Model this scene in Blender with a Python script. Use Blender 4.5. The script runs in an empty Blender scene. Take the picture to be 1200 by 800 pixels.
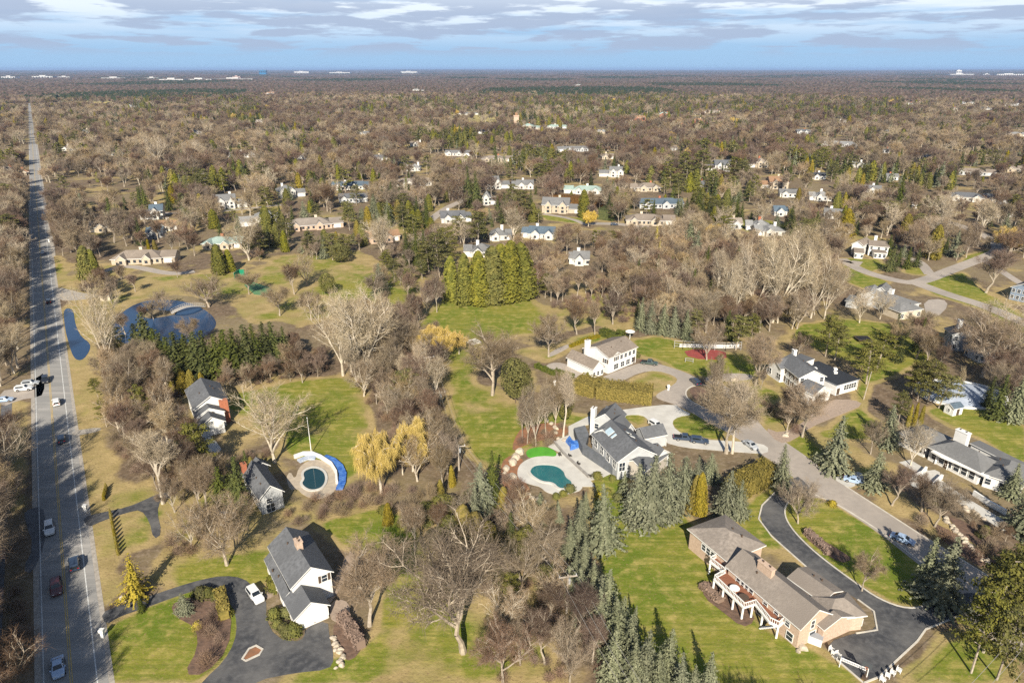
import bpy, math, random
import numpy as np
from mathutils import Vector, Matrix
R = math.radians
random.seed(7); RNG = np.random.default_rng(7)
SC = bpy.context.scene
COL = SC.collection
# ------------------------------------------------------------------ camera, light, sky
HC, FPX, PIT = 90.0, 800.0, R(21.75)
cd = bpy.data.cameras.new('camera'); cam = bpy.data.objects.new('camera', cd); COL.objects.link(cam)
cam.location = (0, 0, HC); cam.rotation_euler = (math.pi/2 - PIT, 0, 0)
cd.sensor_width = 36; cd.lens = 36*FPX/1200; cd.clip_start = 1; cd.clip_end = 90000
SC.camera = cam
SUN_EL, SUN_AZ = R(33.0), R(3.3)         # shadows run away from the camera, a little to the right
sd = bpy.data.lights.new('sun', 'SUN'); sun = bpy.data.objects.new('sun', sd); COL.objects.link(sun)
sd.energy = 5.0; sd.angle = R(0.53); sd.color = (1.0, 0.915, 0.77)
sdir = Vector((math.sin(SUN_AZ)*math.cos(SUN_EL), math.cos(SUN_AZ)*math.cos(SUN_EL), -math.sin(SUN_EL)))
sun.rotation_euler = sdir.to_track_quat('-Z', 'Y').to_euler()
SC.view_settings.view_transform = 'Standard'; SC.view_settings.look = 'None'
SC.view_settings.exposure = 0.62; SC.view_settings.gamma = 1
SC.cycles.max_bounces = 4; SC.cycles.diffuse_bounces = 1; SC.cycles.glossy_bounces = 2
SC.cycles.transmission_bounces = 2; SC.cycles.volume_bounces = 0; SC.cycles.transparent_max_bounces = 4
SC.cycles.use_adaptive_sampling = False; SC.cycles.use_denoising = False

W = bpy.data.worlds.new('World'); SC.world = W; W.use_nodes = True
def world_sky():
    nt = W.node_tree; N = nt.nodes; L = nt.links; N.clear()
    def nd(t, **k):
        n = N.new(t)
        for a, b in k.items(): setattr(n, a, b)
        return n
    def mth(op, a, b=None, clamp=False):
        n = nd('ShaderNodeMath', operation=op, use_clamp=clamp)
        for i, v in enumerate((a, b)):
            if v is None: continue
            if isinstance(v, (int, float)): n.inputs[i].default_value = v
            else: L.new(v, n.inputs[i])
        return n.outputs[0]
    def mix(f, a, b):
        n = nd('ShaderNodeMix', data_type='RGBA')
        for s, v in ((n.inputs[0], f), (n.inputs[6], a), (n.inputs[7], b)):
            if isinstance(v, (tuple, float, int)): s.default_value = v
            else: L.new(v, s)
        return n.outputs[2]
    out = nd('ShaderNodeOutputWorld'); bg = nd('ShaderNodeBackground'); bg.inputs[1].default_value = 0.05
    L.new(bg.outputs[0], out.inputs[0])
    sky = nd('ShaderNodeTexSky', sky_type='NISHITA'); sky.sun_disc = False
    sky.sun_elevation = SUN_EL; sky.sun_rotation = SUN_AZ + math.pi; sky.altitude = 300
    sky.air_density = 1.0; sky.dust_density = 0.6; sky.ozone_density = 2.0
    tc = nd('ShaderNodeTexCoord'); sep = nd('ShaderNodeSeparateXYZ'); L.new(tc.outputs['Generated'], sep.inputs[0])
    x, y, z = sep.outputs
    zz = mth('MAXIMUM', z, 0.012)
    cx = mth('MULTIPLY', mth('ARCTAN2', x, y), 14.0); cy = mth('MULTIPLY', z, 70.0)
    def noise(ax, ay, sc, det, off):
        cmb = nd('ShaderNodeCombineXYZ'); L.new(mth('MULTIPLY', cx, ax), cmb.inputs[0]); L.new(mth('MULTIPLY', cy, ay), cmb.inputs[1]); cmb.inputs[2].default_value = off
        n = nd('ShaderNodeTexNoise'); n.inputs['Scale'].default_value = sc; n.inputs['Detail'].default_value = det; n.inputs['Roughness'].default_value = 0.58
        L.new(cmb.outputs[0], n.inputs['Vector']); return n.outputs[0]
    def ramp(v, a, b):
        n = nd('ShaderNodeMapRange'); n.interpolation_type = 'SMOOTHSTEP'
        n.inputs[1].default_value = a; n.inputs[2].default_value = b; L.new(v, n.inputs[0]); return n.outputs[0]
    thin = ramp(noise(0.3, 0.9, 0.9, 8, 3.1), 0.30, 0.56)       # bright, thin high cloud
    grey = ramp(noise(0.7, 1.15, 1.0, 9, 4.7), 0.44, 0.55)        # flat grey cloud bases
    blue = mix(ramp(z, 0.0, 0.09), (5.0, 7.9, 11.3, 1), (5.6, 8.6, 12.2, 1))
    base = mix(ramp(z, 0.10, 0.25), blue, sky.outputs[0])
    f1 = mth('MULTIPLY', mth('MULTIPLY', thin, ramp(z, 0.02, 0.075)), mth('SUBTRACT', 1.0, ramp(z, .12, .3)))
    c1 = mix(mth('MULTIPLY', f1, 0.85), base, (12.6, 13.6, 14.6, 1))
    band = mth('MULTIPLY', ramp(z, 0.010, 0.030), mth('SUBTRACT', 1.0, mth('MULTIPLY', ramp(z, 0.065, 0.10), 0.55)))
    c2 = mix(mth('MULTIPLY', mth('MULTIPLY', grey, band), 0.9), c1, (5.6, 6.9, 9.3, 1))
    L.new(c2, bg.inputs[0])
world_sky()

# ------------------------------------------------------------------ picture <-> ground
SP, CP = math.sin(PIT), math.cos(PIT)
def G(px, py, h=0.0):
    """ground (or height h) point seen at photo pixel"""
    t = (py-400)/FPX; dep = (HC-h)/(SP + t*CP)
    return ((px-600)/FPX*dep, dep*(CP - t*SP))
def PX(x, y, z=0.0):
    zc = y*CP + (HC-z)*SP; yc = (HC-z)*CP - y*SP
    return (600+FPX*x/zc, 400+FPX*yc/zc)
def HT(px, py, ty):
    """height of a thing standing at pixel (px,py) whose top shows at ty"""
    y = G(px, py)[1]; t = (ty-400)/FPX
    return HC - y*(SP + t*CP)/(CP - t*SP)

# ------------------------------------------------------------------ materials
MATS = {}
def M(name, c1, c2=None, scale=1.0, rough=0.85, rnd=0.0, bump=0.0, metal=0.0, detail=4, stretch=None, c3=None, scale3=0.2, spec=0.3, bscale=None, coat=0, trans=0.0, lo=0.35, hi=0.65):
    if name in MATS: return MATS[name]
    m = bpy.data.materials.new(name); MATS[name] = m; m.use_nodes = True
    nt = m.node_tree; N = nt.nodes; L = nt.links; b = N['Principled BSDF']
    b.inputs['Roughness'].default_value = rough; b.inputs['Metallic'].default_value = metal
    b.inputs['Specular IOR Level'].default_value = spec; b.inputs['Coat Weight'].default_value = coat
    if trans:
        b.inputs['Transmission Weight'].default_value = trans
    col = None
    tc = N.new('ShaderNodeTexCoord'); vec = tc.outputs['Object']
    if stretch:
        mp = N.new('ShaderNodeMapping'); mp.inputs['Rotation'].default_value = (0, 0, stretch[0]); mp.inputs['Scale'].default_value = (stretch[1], stretch[2], 1)
        L.new(vec, mp.inputs[0]); vec = mp.outputs[0]
    def noise(sc, d=detail):
        n = N.new('ShaderNodeTexNoise'); n.inputs['Scale'].default_value = sc; n.inputs['Detail'].default_value = d; L.new(vec, n.inputs['Vector'])
        r = N.new('ShaderNodeMapRange'); r.inputs[1].default_value = lo; r.inputs[2].default_value = hi; L.new(n.outputs[0], r.inputs[0]); return r.outputs[0]
    def mix(f, a, c):
        n = N.new('ShaderNodeMix'); n.data_type = 'RGBA'; L.new(f, n.inputs[0])
        for s, v in ((n.inputs[6], a), (n.inputs[7], c)):
            if isinstance(v, tuple): s.default_value = (*v[:3], 1)
            else: L.new(v, s)
        return n.outputs[2]
    if c2: col = mix(noise(scale), c1, c2)
    if c3: col = mix(noise(scale3), col if col else c1, c3)
    if rnd:
        oi = N.new('ShaderNodeObjectInfo'); hs = N.new('ShaderNodeHueSaturation')
        def mr(a, bb, src=oi.outputs['Random'], mul=1.0):
            q = N.new('ShaderNodeMath'); q.operation = 'MULTIPLY'; q.inputs[1].default_value = mul; L.new(src, q.inputs[0])
            fr = N.new('ShaderNodeMath'); fr.operation = 'FRACT'; L.new(q.outputs[0], fr.inputs[0])
            r = N.new('ShaderNodeMapRange'); r.inputs[3].default_value = a; r.inputs[4].default_value = bb; L.new(fr.outputs[0], r.inputs[0]); return r.outputs[0]
        L.new(mr(1-rnd, 1+rnd), hs.inputs['Value']); L.new(mr(0.5-rnd*0.03, 0.5+rnd*0.03, mul=7.31), hs.inputs['Hue']); L.new(mr(1-rnd*.6, 1+rnd*.6, mul=3.7), hs.inputs['Saturation'])
        if col: L.new(col, hs.inputs['Color'])
        else: hs.inputs['Color'].default_value = (*c1[:3], 1)
        col = hs.outputs[0]
    if col: L.new(col, b.inputs['Base Color'])
    else: b.inputs['Base Color'].default_value = (*c1[:3], 1)
    if bump:
        bn = N.new('ShaderNodeBump'); bn.inputs['Strength'].default_value = bump; bn.inputs['Distance'].default_value = 0.1
        L.new(noise(bscale or scale*2), bn.inputs['Height']); L.new(bn.outputs[0], b.inputs['Normal'])
    return m
def roofmat(name, c, v=0.22):
    k = tuple(x*(1-v) for x in c); w = tuple(min(1, x*(1+v)) for x in c)
    return M(name, k, w, scale=1.6, rough=0.95, bump=0.25, detail=8, c3=tuple(x*0.8 for x in c), scale3=0.12, bscale=5, spec=.15)
white = M('white_paint', (.80, .79, .76), (.68, .67, .64), scale=.7, rough=.55, lo=.45, hi=.9)
trimw = M('white_trim', (.82, .81, .78), rough=.5)
cream = M('cream_render', (.66, .58, .46), (.58, .50, .38), scale=.9, rough=.8)
greyside = M('pale_grey_siding', (.52, .53, .53), (.44, .45, .46), scale=.8, rough=.75)
brickm = M('tan_pink_brick', (.60, .45, .345), (.48, .35, .26), scale=3, rough=.9, detail=8)
redbrick = M('red_brick', (.46, .17, .09), (.34, .12, .07), scale=3, rough=.9, detail=8)
glass = M('window_glass', (.03, .04, .055), rough=.12, spec=.7)
glassb = M('skylight_glass', (.45, .58, .66), rough=.15, spec=.8)
doorm = M('dark_door_paint', (.10, .07, .05), rough=.5)
concrete = M('pale_concrete', (.60, .58, .53), (.50, .48, .44), scale=.35, rough=.9, detail=8)
stonew = M('garden_stone', (.55, .47, .36), (.36, .31, .25), scale=.8, rough=.9, rnd=.15)
RF = {k: roofmat('roof_'+k, c) for k, c in dict(slate=(.145, .15, .16), brown=(.29, .25, .215), tan=(.27, .225, .185), dark=(.055, .06, .07), grey=(.20, .20, .20), pale=(.27, .27, .265), blue=(.11, .15, .19), green=(.33, .42, .38), rust=(.33, .2, .12)).items()}
barkg = M('grey_bark', (.42, .36, .28), (.28, .23, .18), scale=2, rnd=.15)
barkp = M('pale_bark', (.62, .55, .44), (.45, .38, .29), scale=1.5, rnd=.1)
barkd = M('dark_bark', (.13, .09, .065), (.09, .065, .045), scale=2)
tw_grey = M('grey_twigs', (.255, .195, .13), rnd=.26, rough=.95, spec=.1)
tw_pale = M('pale_twigs', (.40, .32, .215), rnd=.2, rough=.95, spec=.1)
tw_brown = M('brown_twigs', (.17, .115, .08), rnd=.3, rough=.95, spec=.1)
tw_tan = M('tan_twigs', (.34, .25, .15), rnd=.22, rough=.95, spec=.1)
tw_willow = M('yellow_willow_twigs', (.60, .42, .10), rnd=.1, rough=.9)
nd_spruce = M('blue_spruce_needles', (.235, .24, .15), (.11, .12, .07), scale=.9, rnd=.16, rough=.9, spec=.15)
nd_fir = M('dark_fir_needles', (.10, .108, .028), (.048, .06, .018), scale=.9, rnd=.25, rough=.9, spec=.15)
nd_cedar = M('olive_cedar_leaves', (.26, .20, .035), (.15, .125, .022), scale=1.2, rnd=.2, rough=.9, spec=.15)
nd_pine = M('pine_needles', (.17, .155, .045), (.085, .088, .026), scale=.9, rnd=.2, rough=.9, spec=.15)
nd_green = M('green_cedar_leaves', (.20, .185, .035), (.10, .105, .022), scale=.9, rnd=.2, rough=.9, spec=.15)
nd_gold = M('golden_needles', (.42, .33, .04), (.25, .2, .03), scale=.9, rnd=.08, rough=.9)
nd_bush = M('green_bush_leaves', (.16, .15, .035), (.08, .085, .02), scale=1.2, rnd=.25, rough=.9)
nd_brush = M('brown_brush_twigs', (.24, .165, .12), rnd=.25, rough=.95, spec=.1)

# ------------------------------------------------------------------ mesh helpers
class MB:
    def __init__(s): s.v = []; s.f = []; s.m = []; s.mats = []
    def mi(s, m):
        if m not in s.mats: s.mats.append(m)
        return s.mats.index(m)
    def add(s, vs, fs, m):
        o = len(s.v); s.v += [tuple(v) for v in vs]; k = s.mi(m)
        for f in fs: s.f.append(tuple(i+o for i in f)); s.m.append(k)
    def box(s, x0, y0, z0, x1, y1, z1, m, T=None):
        vs = [(x0, y0, z0), (x1, y0, z0), (x1, y1, z0), (x0, y1, z0), (x0, y0, z1), (x1, y0, z1), (x1, y1, z1), (x0, y1, z1)]
        if T: vs = [T(v) for v in vs]
        s.add(vs, [(3, 2, 1, 0), (4, 5, 6, 7), (0, 1, 5, 4), (1, 2, 6, 5), (2, 3, 7, 6), (3, 0, 4, 7)], m)
    def prism(s, poly, z0, z1, m, T=None, mside=None):
        n = len(poly)
        if sum(poly[i][0]*poly[(i+1) % n][1]-poly[(i+1) % n][0]*poly[i][1] for i in range(n)) < 0: poly = poly[::-1]
        vs = [(p[0], p[1], z0) for p in poly] + [(p[0], p[1], z1) for p in poly]
        if T: vs = [T(v) for v in vs]
        s.add(vs, [tuple(range(n, 2*n))], m)
        s.add(vs, [tuple(range(n))[::-1]] + [(i, (i+1) % n, (i+1) % n+n, i+n) for i in range(n)], mside or m)
    def slab(s, top, t, m, mside):
        """thick plate under an (outward CCW) 3-D polygon"""
        n = len(top); vs = list(top)+[(p[0], p[1], p[2]-t) for p in top]
        s.add(vs, [tuple(range(n))], m)
        s.add(vs, [tuple(range(n, 2*n))[::-1]] + [((i+1) % n, i, i+n, (i+1) % n+n) for i in range(n)], mside)
    def tube(s, pts, rad, m, n=6, cap=True):
        pts = [Vector(p) for p in pts]; o = []
        for i, p in enumerate(pts):
            d = (pts[min(i+1, len(pts)-1)]-pts[max(i-1, 0)]).normalized()
            a = d.orthogonal().normalized() if i == 0 else (pa - d*pa.dot(d)).normalized()
            pa = a; b = d.cross(a); r = rad[i] if hasattr(rad, '__len__') else rad
            o += [p + (a*math.cos(2*math.pi*k/n)+b*math.sin(2*math.pi*k/n))*r for k in range(n)]
        fs = []
        for i in range(len(pts)-1):
            for k in range(n): fs.append((i*n+k, i*n+(k+1) % n, (i+1)*n+(k+1) % n, (i+1)*n+k))
        if cap: fs.append(tuple(range(n))[::-1]); fs.append(tuple(range((len(pts)-1)*n, len(pts)*n)))
        s.add(o, fs, m)
    def mesh(s, name):
        me = bpy.data.meshes.new(name); me.from_pydata(s.v, [], s.f)
        for m in s.mats: me.materials.append(m)
        me.polygons.foreach_set('material_index', s.m); me.update(); return me
    def build(s, name, parent=None, loc=None, rz=0):
        return OBJ(name, s.mesh(name), parent, loc, rz)
def OBJ(name, me, parent=None, loc=None, rz=0, sc=None):
    o = bpy.data.objects.new(name, me); COL.objects.link(o)
    if parent: o.parent = parent
    if loc is not None: o.location = loc
    if rz: o.rotation_euler = (0, 0, rz)
    if sc is not None: o.scale = sc
    return o
def tag(o, label=None, cat=None, group=None, kind=None):
    if label: o['label'] = label
    if cat: o['category'] = cat
    if group: o['group'] = group
    if kind: o['kind'] = kind
    return o
def empty(name, loc, label, cat, group=None, rz=0):
    o = bpy.data.objects.new(name, None); COL.objects.link(o); o.location = loc; o.rotation_euler = (0, 0, rz); o.empty_display_size = .5
    return tag(o, label, cat, group)
def inpoly(P, X, Y):
    P = np.asarray(P, float); r = np.zeros(np.shape(X), bool); n = len(P); j = n-1
    for i in range(n):
        xi, yi = P[i]; xj, yj = P[j]
        c = ((yi > Y) != (yj > Y)) & (X < (xj-xi)*(Y-yi)/((yj-yi) if yj != yi else 1e-9)+xi); r ^= c; j = i
    return r
def smooth_poly(P, it=2):
    for _ in range(it):
        Q = []
        for i in range(len(P)):
            a, b = P[i], P[(i+1) % len(P)]
            Q += [(a[0]*.75+b[0]*.25, a[1]*.75+b[1]*.25), (a[0]*.25+b[0]*.75, a[1]*.25+b[1]*.75)]
        P = Q
    return P
GP = lambda poly, h=0: [G(p[0], p[1], h) for p in poly]
CLEAR = np.zeros((800, 1200), bool)       # photo areas that trees must not hide
_yy, _xx = np.mgrid[0:800, 0:1200]
def clear(poly):
    xs = [p[0] for p in poly]; ys = [p[1] for p in poly]
    a, b, c, d = int(max(0, min(xs))), int(min(1200, max(xs)+1)), int(max(0, min(ys))), int(min(800, max(ys)+1))
    if b > a and d > c: CLEAR[c:d, a:b] |= inpoly(poly, _xx[c:d, a:b], _yy[c:d, a:b])
def is_clear(px, py):
    i, j = int(py), int(px)
    return 0 <= i < 800 and 0 <= j < 1200 and CLEAR[i, j]
LAND = []                                  # landmarks for labels: (x, y, phrase)
FOOT = []                                  # building footprints, world (x,y,r)
# ------------------------------------------------------------------ ground with lawns
# (value 0 = leaf litter, .5 = dry grass, 1 = green lawn); polygons in photo pixels laid on the ground
LAWN = [
 (.36, [(520,640),(560,600),(610,640),(640,740),(660,800),(520,800)]),
 (.42, [(70,370),(90,335),(120,330),(205,322),(300,318),(330,300),(420,292),(455,312),(500,332),(490,372),(455,372),(420,360),(350,385),(330,372),(300,380),(262,352),(210,345),(150,352),(128,372),(120,385),(138,430),(128,450),(80,440)]),
 (.62, [(300,372),(340,350),(420,310),(500,325),(480,365),(430,350),(370,380)]),
 (.45, [(78,395),(100,430),(132,445),(118,480),(112,510),(150,560),(190,580),(200,600),(140,615),(100,640),(92,540)]),
 (.55, [(96,618),(140,608),(186,600),(180,640),(140,650),(130,700),(118,712),(108,690)]),
 (.4, [(185,660),(215,590),(260,560),(240,660),(300,680),(290,690),(200,690)]),
 (.5, [(0,465),(26,470),(28,560),(22,600),(0,590)]),
 (.66, [(240,465),(300,458),(340,448),(405,440),(430,458),(436,500),(420,548),(400,572),(382,530),(360,520),(345,515),(300,500)]),
 (.9, [(330,510),(400,520),(420,548),(400,572),(375,545),(340,530)]),
 (1., [(370,614),(440,598),(478,606),(505,640),(500,690),(480,740),(455,800),(330,800),(370,775),(425,760),(450,720),(440,650),(400,640)]),
 (.58, [(480,640),(520,600),(560,640),(540,720),(600,770),(580,800),(440,800)]),
 (.75, [(220,660),(320,640),(330,665),(310,690),(270,678),(200,688)]),
 (1., [(115,738),(170,712),(205,700),(235,688),(262,692),(276,710),(278,742),(262,775),(236,800),(112,800)]),
 (.64, [(486,380),(520,352),(560,345),(622,346),(640,362),(636,390),(604,392),(572,408),(556,440),(560,462),(610,470),(640,500),(610,520),(598,545),(570,552),(548,530),(530,500),(528,455),(520,420)]),
 (1., [(505,372),(560,352),(618,352),(630,370),(600,385),(550,395)]),
 (.85, [(545,500),(600,490),(615,515),(590,540),(560,540)]),
 (.45, [(535,450),(600,460),(605,478),(540,490)]),
 (.5, [(640,360),(700,345),(745,350),(760,380),(730,395),(700,380),(650,392),(636,380)]),
 (.75, [(740,398),(770,392),(800,402),(860,424),(885,430),(884,446),(850,445),(812,440),(780,425),(750,415)]),
 (1., [(840,415),(885,418),(885,440),(830,436)]),
 (.62, [(735,445),(765,434),(790,440),(797,447),(785,460),(760,465),(740,458)]),
 (.9, [(640,478),(700,490),(770,478),(760,490),(700,494),(650,500),(630,520),(600,530),(600,500)]),
 (.6, [(600,412),(640,425),(668,410),(720,395),(700,388),(660,400)]),
 (1., [(785,488),(812,484),(832,486),(848,500),(845,514),(815,512),(792,503)]),
 (.9, [(740,487),(757,488),(762,498),(752,502),(740,498)]),
 (.55, [(850,448),(880,442),(912,460),(925,490),(900,500),(885,480),(865,462)]),
 (1., [(700,560),(735,540),(730,600),(800,600),(812,612),(830,650),(842,682),(856,705),(905,740),(955,760),(985,780),(1012,806),(740,806),(742,770),(720,720),(700,668),(694,640)]),
 (1., [(862,606),(880,586),(905,572),(932,556),(938,566),(905,586),(894,600),(893,616),(908,634),(920,646),(900,640),(876,626)]),
 (1., [(918,600),(926,588),(944,578),(962,584),(978,592),(1035,628),(1082,664),(1110,690),(1092,708),(1068,714),(1046,706),(1010,684),(984,668),(942,640),(920,616)]),
 (.8, [(985,770),(1045,805),(1000,805)]), (.9, [(1040,805),(1100,760),(1140,730),(1180,700),(1180,805)]),
 (.95, [(940,380),(1000,375),(1060,382),(1090,420),(1050,440),(1020,450),(1010,480),(1040,500),(1020,515),(960,510),(1000,480),(1010,430),(960,410),(930,395)]),
 (.9, [(1080,480),(1120,466),(1160,478),(1205,500),(1205,552),(1160,520),(1110,498)]),
 (.45, [(930,500),(980,540),(1020,560),(1000,570),(950,555),(915,530)]),
 (.4, [(1000,575),(1040,570),(1140,630),(1205,670),(1205,720),(1160,672),(1090,620)]),
 (.4, [(1000,530),(1048,545),(1040,560),(1005,558)]),
 (.9, [(985,302),(1030,304),(1045,312),(1000,322),(985,312)]), (.9, [(1060,312),(1090,314),(1085,322),(1062,320)]),
 (.85, [(1078,330),(1130,318),(1150,340),(1205,375),(1205,392),(1150,362),(1095,345)]),
 (.9, [(1130,300),(1170,290),(1165,300),(1120,312)]), (.9, [(990,315),(1040,330),(1030,345),(990,330)]),
 (.9, [(632,252),(690,256),(684,262),(640,258)]), (.8, [(845,258),(900,258),(950,268),(955,290),(920,285),(870,270)]),
 (.5, [(200,228),(240,228),(330,236),(330,250),(250,250)]), (.5, [(375,222),(400,222),(385,232),(372,230)]),
 (.5, [(60,300),(72,300),(78,330),(68,350)]), (.4, [(60,330),(130,310),(170,312),(140,325),(90,345)]),
]
XS = np.concatenate([-np.geomspace(46000, 285, 26), np.arange(-280, 281, 1.3), np.geomspace(285, 46000, 26)])
YS = np.concatenate([[-3000, -800, -200, 0, 30], np.arange(48, 640, 1.3), np.geomspace(645, 60000, 40)])
gx, gy = np.meshgrid(XS, YS)
att = np.zeros(gx.shape)
mid = RNG.random(gx.shape)
far = (gy > 300)
for v, p in LAWN:
    w = np.array(GP(p)); att = np.where(inpoly(w, gx, gy), v, att)
for _ in range(3):
    a = att.copy(); a[1:-1, 1:-1] = (att[1:-1, 1:-1]*2+att[:-2, 1:-1]+att[2:, 1:-1]+att[1:-1, :-2]+att[1:-1, 2:])/6; att = a
me = bpy.data.meshes.new('ground'); ny, nx = gx.shape
vv = np.stack([gx.ravel(), gy.ravel(), np.zeros(gx.size)], 1)
ii = (np.arange(ny-1)[:, None]*nx+np.arange(nx-1)[None]).ravel()
ff = np.stack([ii, ii+1, ii+nx+1, ii+nx], 1)
def quadmesh(me, vv, ff):
    me.vertices.add(len(vv)); me.vertices.foreach_set('co', vv.astype(np.float32).ravel())
    k = ff.shape[1]
    me.loops.add(ff.size); me.loops.foreach_set('vertex_index', ff.astype(np.int32).ravel())
    me.polygons.add(len(ff)); me.polygons.foreach_set('loop_start', np.arange(0, ff.size, k, dtype=np.int32)); me.polygons.foreach_set('loop_total', np.full(len(ff), k, np.int32))
    me.update(calc_edges=True); return me
quadmesh(me, vv, ff)
la = me.attributes.new('lawn', 'FLOAT', 'POINT'); la.data.foreach_set('value', att.astype(np.float32).ravel())
def ground_mat():
    m = bpy.data.materials.new('ground_cover'); m.use_nodes = True; nt = m.node_tree; N = nt.nodes; L = nt.links; b = N['Principled BSDF']
    b.inputs['Roughness'].default_value = .95; b.inputs['Specular IOR Level'].default_value = .1
    tc = N.new('ShaderNodeTexCoord')
    def noise(sc, d=5, lo=.35, hi=.65, st=None):
        v = tc.outputs['Object']
        if st:
            mp = N.new('ShaderNodeMapping'); mp.inputs['Rotation'].default_value = (0, 0, st[0]); mp.inputs['Scale'].default_value = (st[1], st[2], 1); L.new(v, mp.inputs[0]); v = mp.outputs[0]
        n = N.new('ShaderNodeTexNoise'); n.inputs['Scale'].default_value = sc; n.inputs['Detail'].default_value = d; n.inputs['Roughness'].default_value = .6; L.new(v, n.inputs['Vector'])
        r = N.new('ShaderNodeMapRange'); r.inputs[1].default_value = lo; r.inputs[2].default_value = hi; L.new(n.outputs[0], r.inputs[0]); return r.outputs[0]
    def mix(f, a, c):
        n = N.new('ShaderNodeMix'); n.data_type = 'RGBA'
        for s, v in ((n.inputs[0], f), (n.inputs[6], a), (n.inputs[7], c)):
            if isinstance(v, tuple): s.default_value = (*v[:3], 1)
            elif isinstance(v, (float, int)): s.default_value = v
            else: L.new(v, s)
        return n.outputs[2]
    def mth(op, a, c):
        n = N.new('ShaderNodeMath'); n.operation = op
        for i, v in enumerate((a, c)):
            if isinstance(v, (int, float)): n.inputs[i].default_value = v
            else: L.new(v, n.inputs[i])
        return n.outputs[0]
    def rng(v, a, c):
        r = N.new('ShaderNodeMapRange'); r.interpolation_type = 'SMOOTHSTEP'; r.inputs[1].default_value = a; r.inputs[2].default_value = c; L.new(v, r.inputs[0]); return r.outputs[0]
    at = N.new('ShaderNodeAttribute'); at.attribute_name = 'lawn'
    a = mth('ADD', at.outputs['Fac'], mth('MULTIPLY', mth('SUBTRACT', noise(.09, 6, 0, 1), .5), .8))
    a = mth('ADD', a, mth('MULTIPLY', noise(.02, 5, .42, .66), .46))
    litter = mix(noise(.35, 8), (.20, .145, .095), (.115, .083, .056)); litter = mix(noise(.03, 5, .45, .7), litter, (.26, .21, .115)); litter = mix(noise(.8, 6, .5, .75), litter, (.30, .235, .17))
    dry = mix(noise(.22, 8), (.43, .325, .155), (.30, .23, .10)); dry = mix(noise(.05, 4, .5, .7), dry, (.26, .235, .075))
    green = mix(noise(.06, 8, .38, .62), (.125, .175, .02), (.255, .235, .045)); green = mix(noise(.4, 9, .47, .68), green, (.38, .315, .10))
    green = mix(mth('MULTIPLY', noise(.6, 3, .45, .6, (R(28), .12, 1.6)), .6), green, (.12, .155, .02))
    green = mix(noise(2.2, 3, .60, .68), green, (.30, .22, .10)); dry = mix(noise(1.8, 3, .58, .68), dry, (.22, .15, .08))
    c = mix(rng(a, .16, .36), litter, dry); c = mix(rng(a, .55, .82), c, green)
    L.new(c, b.inputs['Base Color'])
    bp = N.new('ShaderNodeBump'); bp.inputs['Strength'].default_value = .6; bp.inputs['Distance'].default_value = .25; L.new(noise(1.5, 8, 0, 1), bp.inputs['Height']); L.new(bp.outputs[0], b.inputs['Normal'])
    return m
me.materials.append(ground_mat())
tag(OBJ('ground', me), kind='structure')

# ------------------------------------------------------------------ pavements, roads, water
LAY = [0]
def lay(z):
    LAY[0] += 1; return z+.0006*LAY[0]     # every sheet on its own level
def sheet(name, poly, z, m, world=False, smooth=1, kind='structure', thick=.06):
    z = lay(z)
    P = poly if world else GP(poly)
    P = smooth_poly(P, smooth) if smooth else P
    b = MB(); b.prism(P, -.05, z, m); return tag(b.build(name), kind=kind)
def line_strip(pts, w, z0, z1, m, b, closed=False):
    """ribbon with thickness along world points"""
    pts = [Vector((p[0], p[1])) for p in pts]; n = len(pts); Ls = []; Rs = []
    for i in range(n):
        if closed: d = (pts[(i+1) % n]-pts[i-1])
        else: d = (pts[min(i+1, n-1)]-pts[max(i-1, 0)])
        d.normalize(); q = Vector((-d.y, d.x))*w/2; Ls.append(pts[i]+q); Rs.append(pts[i]-q)
    for i in range(n if closed else n-1):
        j = (i+1) % n
        a, bb, c, d = Rs[i], Rs[j], Ls[j], Ls[i]
        vs = [(p.x, p.y, z) for z in (z0, z1) for p in (a, bb, c, d)]
        b.add(vs, [(3, 2, 1, 0), (4, 5, 6, 7), (0, 1, 5, 4), (2, 3, 7, 6)]+([(1, 2, 6, 5)] if not closed and i == n-2 else [])+([(3, 0, 4, 7)] if not closed and i == 0 else []), m)
RD = Vector((-.66, 1)).normalized(); RN = Vector((RD.y, -RD.x))       # main road direction / right normal
roadang = math.atan2(RD.y, RD.x)
asph = M('worn_asphalt', (.40, .38, .355), (.29, .28, .265), scale=.9, stretch=(-roadang, .10, 1.3), rough=.9, detail=6, c3=(.25, .245, .235), scale3=.25, bump=.1)
asph2 = M('tan_street_asphalt', (.43, .375, .32), (.35, .305, .265), scale=.8, rough=.92, detail=8, c3=(.31, .275, .24), scale3=.08, lo=.4, hi=.7)
asphd = M('dark_driveway_asphalt', (.055, .057, .063), (.12, .12, .122), scale=.9, rough=.85, detail=10, c3=(.155, .15, .145), scale3=.13, lo=.42, hi=.72, bump=.2)
path_m = M('sidewalk_asphalt', (.16, .16, .165), (.11, .11, .115), scale=.5, rough=.9)
paintw = M('white_road_paint', (.72, .72, .70), (.5, .5, .48), scale=1.5, rough=.7)
painty = M('yellow_road_paint', (.62, .43, .12), (.40, .30, .13), scale=.6, rough=.7)
kerbm = M('concrete_kerb', (.62, .58, .50), (.5, .46, .4), scale=.8, rough=.9)
paver = M('brown_pavers', (.40, .31, .24), (.31, .24, .19), scale=1.8, rough=.9, detail=8)
mulch = M('bark_mulch', (.19, .12, .085), (.12, .08, .06), scale=.9, rough=.95, detail=8, bump=.4)
mulchr = M('red_bark_mulch', (.33, .15, .075), (.22, .12, .07), scale=.7, rough=.95, detail=8)
gravelm = M('grey_gravel', (.44, .40, .35), (.30, .27, .23), scale=1.3, rough=.95, detail=8)
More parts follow.
